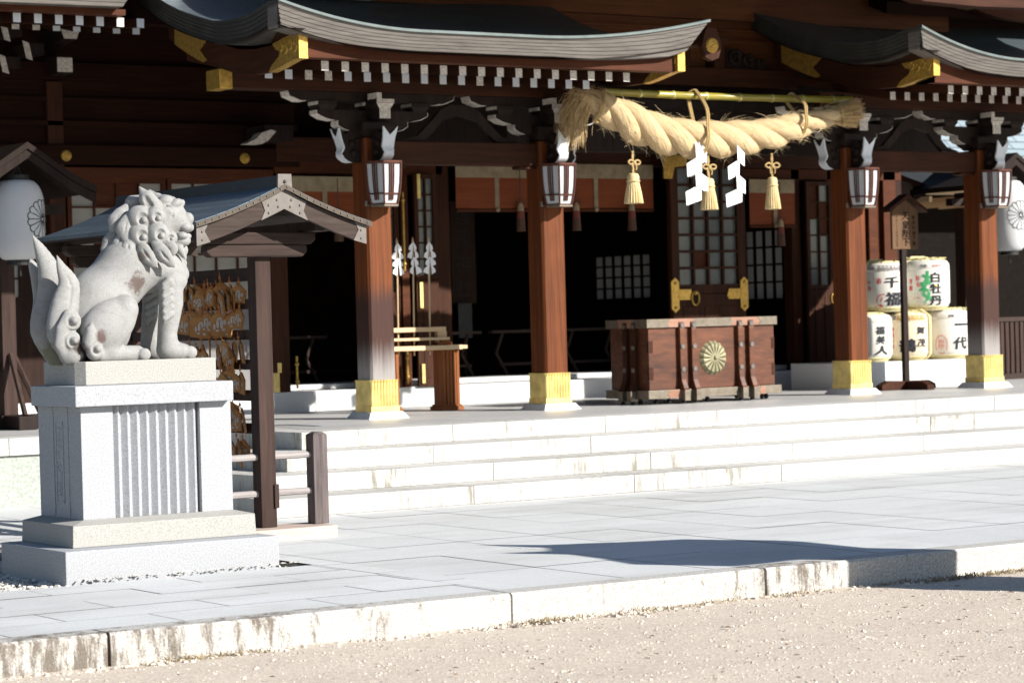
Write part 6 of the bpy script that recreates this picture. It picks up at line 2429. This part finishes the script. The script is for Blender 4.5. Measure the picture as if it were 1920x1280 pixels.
# ------------------------------------------------------------------ roofed wooden sign on a cross stand
sg = thing("roofed_sign", (20.57, 22.6, 0.82), "small roofed wooden sign lettered 天皇陛下 on a thin post", "sign")
mb = MB(); mb.prism([(20.54, 22.585), (20.615, 22.585), (20.615, 22.64), (20.54, 22.64)], 'z', 0.90, 2.50); mb.build("post", BLACKW, sg, bevel=0.004)
mb = MB()
mb.prism([(20.385, 2.478), (20.80, 2.478), (20.80, 2.93), (20.595, 3.075), (20.385, 2.93)], 'y', 22.575, 22.61)
bd = mb.build("board", SIGNW, sg, bevel=0.003)
mb = MB()
mb.prism([(20.29, 2.915), (20.595, 3.085), (20.90, 2.915), (20.90, 2.955), (20.595, 3.135), (20.29, 2.955)], 'y', 22.51, 22.67)
mb.build("roof_boards", WOOD, sg, bevel=0.003)
fsg = lambda u, v, e=0.003: (20.592 + u, 22.5755 - e, v)
mb = MB()
for k, ch in enumerate("天皇陛下"):
    write(mb, ch, fsg, 0.005, 2.875 - 0.105 * k, 0.115, 0.105, 0, 0.02)
for k, ch in enumerate("幣帛料御下賜"):
    write(mb, ch, fsg, 0.135, 2.855 - 0.062 * k, 0.052, 0.056, 0, 0.01)
for k, ch in enumerate("平成二十七年四月吉日"):
    write(mb, ch, fsg, -0.135, 2.86 - 0.037 * k, 0.03, 0.032, 0, 0.006)
mb.build("written_text", DULLINK, bd)
mb = MB()
for ax in (0, 1):
    L, w_ = 0.43, 0.055
    prof = [(-L, 0.805), (L, 0.805), (L, 0.86), (L - 0.10, 0.905), (-L + 0.10, 0.905), (-L, 0.86)]
    if ax == 0:
        mb.prism([(20.577 + a, z) for a, z in prof], 'y', 22.6125 - w_, 22.6125 + w_)
    else:
        mb.prism([(22.6125 + a, z - 0.003) for a, z in prof], 'x', 20.577 - w_, 20.577 + w_)
mb.build("cross_foot", WOOD, sg, bevel=0.004)


# ------------------------------------------------------------------ roofed lantern stands and round paper lanterns
def lantern_stand(cx, cy, zb, label, h=2.85):
    s = thing("lantern_stand", (cx, cy, zb), label, "lantern stand", "roofed stands for paper lanterns")
    mb = MB(); mb.box(cx - 0.075, cx + 0.075, cy + 0.33, cy + 0.48, zb + 0.14, zb + h - 0.35); mb.build("post", RACKW, s, bevel=0.006)
    mb = MB()
    mb.box(cx - 0.42, cx + 0.42, cy + 0.30, cy + 0.50, zb, zb + 0.14)
    mb.box(cx - 0.10, cx + 0.10, cy - 0.10, cy + 0.85, zb + 0.002, zb + 0.137)
    mb.build("cross_foot", BLACKW, s, bevel=0.008)
    for sx in (-1, 1):
        mb = MB(); mb.tube([(cx + sx * 0.06, cy + 0.40, zb + 0.75), (cx + sx * 0.34, cy + 0.40, zb + 0.14)], 0.03, 6); mb.build("brace", RACKW, s)
    mb = MB(); mb.tube([(cx, cy + 0.32, zb + 0.75), (cx, cy - 0.02, zb + 0.14)], 0.03, 6); mb.build("brace", RACKW, s)
    mb = MB()
    prof = [(-0.72, 0.0), (-0.45, 0.13), (-0.2, 0.30), (0, 0.43), (0.2, 0.30), (0.45, 0.13), (0.72, 0.0)]
    z0 = zb + h - 0.42
    top = [(cx + a, z0 + b + 0.05) for a, b in prof]
    bot = [(cx + a, z0 + b - 0.02) for a, b in prof]
    mb.prism(top + bot[::-1], 'y', cy - 0.27, cy + 1.05)
    rf = mb.build("gable_roof", LANTB, s, bevel=0.004)
    mb = MB()
    for yy_ in (cy - 0.25, cy + 0.98):
        bt = [(cx + a, z0 + b - 0.025) for a, b in prof]
        lo = [(cx + a, z0 + b - 0.115) for a, b in prof]
        mb.prism(bt + lo[::-1], 'y', yy_, yy_ + 0.04)
    mb.build_each("barge_board", LANTB, rf)
    mb = MB()
    mb.box(cx - 0.62, cx + 0.62, cy + 0.34, cy + 0.46, zb + h - 0.62, zb + h - 0.52)
    mb.box(cx - 0.05, cx + 0.05, cy - 0.2, cy + 0.9, zb + h - 0.52, zb + h - 0.42)
    mb.build("crossbeam", BLACKW, s)
    return s


def paper_lantern(cx, cy, zb, zt, r, label, az):
    l = thing("paper_lantern", (cx, cy, zb), label, "paper lantern", "round paper lanterns with chrysanthemum crest")
    n = 64
    H = zt - zb
    prof = []
    for i in range(n + 1):
        t_ = i / n
        e = (1 - abs(2 * t_ - 1) ** 3.4) ** 0.62
        rr_ = r * (0.50 + 0.50 * e)
        prof.append((rr_ + (0.003 if i % 2 else -0.003), zb + H * t_))
    mb = MB(); mb.lathe(prof, cx, cy, 40); mb.build("paper_globe", PAPER, l, smooth='all')
    mb = MB()
    mb.lathe([(r * 0.47, zt - 0.004), (r * 0.47, zt + 0.05)], cx, cy, 24)
    mb.lathe([(r * 0.47, zb + 0.004), (r * 0.47, zb - 0.05)], cx, cy, 24)
    mb.build_each("black_ring", RUBBER, l)
    mb = MB()
    mb.tube([(cx, cy, zt + 0.05), (cx, cy, zt + 0.22)], 0.008, 6)
    for s in (-1, 1):
        mb.tube([(cx + s * 0.05, cy, zt + 0.05), (cx, cy, zt + 0.16)], 0.005, 5)
    mb.tube([(cx, cy, zb - 0.05), (cx + 0.01, cy, zb - 0.16)], 0.012, 6)
    mb.build("hanger", IRON, l)

    def fn(u, v):
        zz = zb + H * 0.5 + v
        rr_ = interp(zz, [(z, q) for q, z in prof]) + 0.004
        a = az + u / r
        return (cx + rr_ * math.cos(a), cy + rr_ * math.sin(a), zz)
    mb = MB()
    for line in outline_petals(16, 0.022, 0.195):
        dense = []
        for a, b in zip(line, line[1:]):
            dense += [(lerp(a[0], b[0], t_), lerp(a[1], b[1], t_)) for t_ in (0, 0.25, 0.5, 0.75)]
        dense.append(line[-1])
        ribbon2d(mb, dense, 0.0085, fn)
    mb.build("crest_outline", INK, l)


lantern_stand(9.72, 23.5, 0.80, "dark roofed wooden stand carrying the paper lantern left of the lion-dog", 2.77)
paper_lantern(9.69, 23.45, 2.478, 3.262, 0.262, "white ribbed paper lantern with black crest, left of the lion-dog tail", R(-50))
lantern_stand(24.22, 24.6, 0.80, "roofed wooden stand carrying the paper lantern behind the rightmost column", 2.95)
paper_lantern(24.20, 24.5, 2.50, 3.44, 0.262, "white ribbed paper lantern with black crest, behind the rightmost column", R(-96))

# ------------------------------------------------------------------ votive plaque rack
rk = thing("votive_rack", (8.85, 17.5, 0.26), "small weathered gabled rack with slate-blue copper roof for wooden plaques", "plaque rack")
for y0 in (16.69, 18.95):
    mb = MB(); mb.box(8.755, 8.885, y0, y0 + 0.13, 0.259, 2.40)
    mb.box(8.86, 8.90, y0 - 0.015, y0 + 0.0, 0.40, 0.58) if y0 < 17 else None
    mb.build("post", RACKW, rk, bevel=0.006)
for z0, z1 in ((2.10, 2.20), (1.89, 1.965), (1.66, 1.735), (1.435, 1.51), (1.20, 1.28), (0.955, 1.03)):
    mb = MB(); mb.box(8.79, 8.85, 16.825, 18.945, z0, z1); mb.build("rail", RACKX if z0 > 2 else RACKW, rk, bevel=0.004)
RXC = 8.845


def rk_z(x):
    a = abs(x - RXC)
    return 2.775 - 0.50 * a + 0.16 * a * a * 1.0


mb = MB()
xs_ = [RXC + lerp(-0.735, 0.725, i / 24) for i in range(25)]
for j in range(7):
    pass
top = [(x, rk_z(x) + 0.028) for x in xs_]
bot = [(x, rk_z(x) - 0.004) for x in xs_]
mb.prism(top + bot[::-1], 'y', 16.362, 19.25)
ROOFB = roof_mat()
ROOFB.name = "slate_blue_copper"
for nd in ROOFB.node_tree.nodes:
    if nd.type == 'TEX_BRICK':
        nd.inputs['Color1'].default_value = (0.045, 0.075, 0.11, 1)
        nd.inputs['Color2'].default_value = (0.085, 0.125, 0.155, 1)
        nd.inputs['Row Height'].default_value = 0.09
        nd.inputs['Brick Width'].default_value = 0.45
    if nd.type == 'MAPPING':
        nd.inputs['Rotation'].default_value = (0, 0, math.pi / 2)
rr2 = mb.build("roof_sheet", ROOFB, rk)
mb = MB()
mb.prism([(RXC - 0.055, 2.765), (RXC + 0.055, 2.765), (RXC + 0.05, 2.86), (RXC - 0.05, 2.86)], 'y', 16.38, 19.2)
mb.build("ridge_cap", plain("ridge_dark_copper", (0.022, 0.03, 0.036), 0.5, 0.3, 0.3, 4), rr2)
mb = MB()
mb.prism([(RXC - 0.06, 2.76), (RXC + 0.06, 2.76), (RXC + 0.055, 2.87), (RXC - 0.055, 2.87)], 'y', 16.355, 16.378)
mb.ball((RXC, 16.352, 2.815), 0.014, 8)
mb.build("ridge_end_plate", GALV, rr2)
mb = MB()
mb.prism([(x, rk_z(x) - 0.006) for x in xs_] + [(x, rk_z(x) - 0.020) for x in xs_][::-1], 'y', 16.42, 19.19)
mb.build("soffit_boards", RACKX, rk)
# copper-nailed edging and barge boards
mb = MB()
for yy_ in (16.345, 19.255):
    mb.prism([(x, rk_z(x) + 0.022) for x in xs_] + [(x, rk_z(x) - 0.014) for x in xs_][::-1], 'y', yy_ - 0.0, yy_ + 0.016)
mb.build_each("edge_strip", plain("edge_strip_brass", (0.062, 0.048, 0.035), 0.5, 0.4, 0.2), rr2)
mb = MB()
for k in range(26):
    x = xs_[0] + 0.056 * k + 0.02
    mb.ball((x, 16.343, rk_z(x) + 0.004), 0.008, 6)
mb.build("nail_heads", GALV, rr2)
for yy_ in (16.38, 19.20):
    mb = MB()
    xb_ = [RXC + lerp(-0.72, 0.69, i / 30) for i in range(31)]

    def wdt(x):
        return 0.135
    mb.prism([(x, rk_z(x) - 0.014) for x in xb_] + [(x, rk_z(x) - 0.014 - wdt(x)) for x in xb_][::-1], 'y', yy_, yy_ + 0.035)
    bb = mb.build("barge_board", GREYW, rk, bevel=0.004)
    if yy_ < 17:
        mb = MB()
        z0 = 2.755
        mb.prism([(RXC - 0.02, z0 + 0.0), (RXC - 0.14, z0 - 0.07), (RXC - 0.185, z0 - 0.085), (RXC - 0.16, z0 - 0.155), (RXC - 0.195, z0 - 0.225), (RXC - 0.10, z0 - 0.185), (RXC, z0 - 0.14), (RXC + 0.10, z0 - 0.185), (RXC + 0.195, z0 - 0.225), (RXC + 0.16, z0 - 0.155), (RXC + 0.185, z0 - 0.085), (RXC + 0.14, z0 - 0.07), (RXC + 0.02, z0 + 0.0)], 'y', yy_ - 0.006, yy_ - 0.001)
        for sx in (-1, 1):
            for dx_, dz_ in ((0.06, -0.075), (0.13, -0.115), (0.05, -0.125), (0.13, -0.17)):
                mb.ball((RXC + sx * dx_, yy_ - 0.007, z0 + dz_), 0.010, 6)
        mb.build("apex_plate", GALV, bb)
        for sx in (-1, 1):
            xe = RXC + (0.69 if sx > 0 else -0.72)
            xi = xe - sx * 0.10
            mb = MB()
            mb.prism([(xe, rk_z(xe) - 0.012), (xi, rk_z(xi) - 0.012), (xi + sx * 0.035, rk_z(xi) - 0.075), (xi - sx * 0.01, rk_z(xi) - 0.152), (xe, rk_z(xe) - 0.152)], 'y', yy_ - 0.005, yy_ - 0.001)
            for dz_ in (0.05, 0.11):
                mb.ball((lerp(xe, xi, 0.45), yy_ - 0.006, rk_z(xe) - dz_), 0.009, 6)
            mb.build("end_plate", GALV, bb)
for y0 in (16.62, 18.98):
    mb = MB()
    mb.prism([(8.26, 2.455), (9.235, 2.455), (9.24, 2.40), (9.20, 2.365), (8.30, 2.365), (8.255, 2.40)], 'y', y0, y0 + 0.12)
    mb.prism([(8.33, 2.362), (9.165, 2.362), (9.17, 2.31), (9.13, 2.272), (8.37, 2.272), (8.325, 2.31)], 'y', y0 + 0.01, y0 + 0.11)
    mb.build("bracket_beam", RACKX, rk, bevel=0.01)
for x in (8.30, 9.14, RXC - 0.04):
    mb = MB(); mb.box(x, x + 0.08, 16.45, 19.15, 2.458 if abs(x - 8.8) > 0.2 else 2.60, 2.53 if abs(x - 8.8) > 0.2 else 2.68); mb.build("roof_beam", RACKX, rk)
# back boarding sheet behind the plaques
EMAX = 8.78
TIPS = []


def plaque_proto():
    p = thing("votive_plaque", (0, 0, 0), "votive plaque", "votive plaque", "wooden votive plaques hanging on the rack rails")
    mb = MB()
    mb.prism([(-0.085, -0.125), (0.085, -0.125), (0.085, -0.02), (0.0, 0.03), (-0.085, -0.02)], 'x', -0.006, 0.006)
    mb.build("board", EMAW, p)
    mb = MB()
    mb.tube([(-0.004, -0.012, 0.0), (-0.012, -0.004, 0.04), (-0.014, 0, 0.085)], 0.003, 5)
    mb.tube([(-0.004, 0.012, 0.0), (-0.012, 0.004, 0.04), (-0.014, 0, 0.085)], 0.003, 5)
    mb.ball((-0.012, 0, 0.05), 0.011, 6)
    mb.build("orange_cord", ORANGEC, p)
    mb = MB()
    for a, b, c, d in ((-0.045, -0.055, 0.02, 0.018), (-0.015, -0.065, 0.018, 0.03), (0.02, -0.06, 0.016, 0.028), (0.05, -0.075, 0.014, 0.02), (-0.03, -0.10, 0.02, 0.008), (0.0, -0.03, 0.03, 0.007), (0.025, -0.10, 0.022, 0.007)):
        pts_ = [(-0.0075, a + c * math.cos(t_) * 0.8, b + d * math.sin(t_)) for t_ in [k * math.pi / 4 for k in range(8)]]
        mb.add(pts_, [tuple(range(8))])
    mb.build("white_print", PRINT, p)
    mb = MB()
    for k in range(5):
        y = -0.05 + 0.025 * k
        mb.add([(-0.0075, y - 0.004, -0.11), (-0.0075, y + 0.004, -0.11), (-0.0075, y + 0.004, -0.035 + 0.01 * (k % 2)), (-0.0075, y - 0.004, -0.035 + 0.01 * (k % 2))], [(0, 1, 2, 3)])
    return p


proto = plaque_proto()
rge = random.Random(5)
rows_ = ((2.10, 2.17, "top rail"), (1.90, 1.965, "second rail from the top"), (1.67, 1.735, "third rail from the top"), (1.445, 1.51, "fourth rail from the top"), (1.22, 1.28, "fifth rail from the top"), (0.975, 1.03, "lowest rail"))
used = False
ordn = ("nearest the front post", "second from the front post", "third from the front post", "fourth from the front post", "fifth from the front post", "sixth from the front post", "seventh from the front post", "eighth from the front post", "ninth from the front post", "tenth from the front post", "eleventh from the front post", "twelfth from the front post")
for ri, (zr, zt_, rname) in enumerate(rows_):
    n = (12, 12, 12, 9, 5, 3)[ri]
    y = 16.95
    for k in range(n):
        y += rge.uniform(0.045, 0.105) if k else rge.uniform(0, 0.05)
        z = zr - 0.06 + rge.uniform(-0.05, 0.035)
        loc = (EMAX - 0.012 - 0.016 * (k % 4), y, z)
        lab = "pentagonal wooden votive plaque on the %s, %s" % (rname, ordn[k])
        if not used:
            o = proto
            o.location = loc
            o['label'] = lab
            used = True
        else:
            o = dup(proto, loc, lab)
        o.rotation_euler = (rge.uniform(-0.22, 0.22) + (0.5 if rge.random() < 0.1 else 0), rge.uniform(-0.12, 0.05), rge.uniform(-0.45, 0.45))
        s_ = rge.uniform(0.85, 1.2)
        o.scale = (1, s_, s_ * rge.uniform(0.9, 1.25))

# sleeper, fence
mb = MB(); mb.box(7.9, 9.292, 16.5, 16.92, 0.12, 0.258)
tag(mb.build("timber_sleeper", SLEEPW, bevel=0.008), "bleached timber sill under the rack post and the fence post", "sill")
fn_ = thing("post_and_rail_fence", (9.27, 16.75, 0.258), "low two-rail weathered fence ending in a capped square post beside the plaque rack", "fence")
mb = MB()
mb.box(9.207, 9.328, 16.69, 16.81, 0.259, 0.93)
mb.frustum(9.2675, 16.75, 0.93, 0.952, 0.0605, 0.06, 0.03, 0.03)
mb.build("post", GREYV, fn_, bevel=0.005)
mb = MB(); mb.box(7.95, 8.07, 16.69, 16.81, 0.259, 0.93); mb.frustum(8.01, 16.75, 0.93, 0.952, 0.06, 0.06, 0.03, 0.03); mb.build("post", RACKW, fn_, bevel=0.005)
for z in (0.78, 0.508):
    mb = MB(); mb.tube([(8.07, 16.75, z), (8.754, 16.75, z + 0.003)], 0.026, 8); mb.tube([(8.886, 16.75, z + 0.003), (9.206, 16.75, z + 0.004)], 0.026, 8); mb.build_each("rail", RAILW, fn_, smooth=True)

# ------------------------------------------------------------------ unseen roofed shape added out on the gravel to shade the kerb
nb = thing("shadow_caster", (12.55, 9.9, 0), "unseen roofed shape added out on the gravel right of the view, shading the kerb", "shadow caster")
dv = Vector((-0.508, 0.862, 0))
nv = Vector((0.862, 0.508, 0))
B0 = nv * 15.88 + dv * 2.25


def nbp(w, t_, z):
    p = B0 + nv * (w - 15.88) + dv * t_
    return (p.x, p.y, z)


def slabp(mb, poly, t0, t1):
    n = len(poly)
    vs = [nbp(w, t0, z) for w, z in poly] + [nbp(w, t1, z) for w, z in poly]
    fs = [list(range(n)), list(range(2 * n - 1, n - 1, -1))] + [(i, (i + 1) % n, n + (i + 1) % n, n + i) for i in range(n)]
    mb.add(vs, fs)


mb = MB(); slabp(mb, [(14.97, 0.0), (16.08, 0.0), (16.08, 0.42), (14.97, 0.42)], -0.35, 0.35); mb.build("caster_foot", STONE, nb)
mb = MB(); slabp(mb, [(15.27, 0.42), (16.06, 0.42), (16.12, 1.90), (15.30, 1.98)], -0.08, 0.08); mb.build("board", SIGNW, nb)
mb = MB(); slabp(mb, [(14.80, 2.12), (15.02, 2.05), (15.30, 1.99), (16.12, 1.91), (16.50, 2.20), (16.55, 2.30), (16.2, 2.52), (15.98, 2.72), (15.90, 2.98), (15.76, 2.66), (15.53, 2.60), (15.33, 2.74), (15.37, 2.5), (15.1, 2.3)], -0.35, 0.35); mb.build("roof", RACKX, nb)
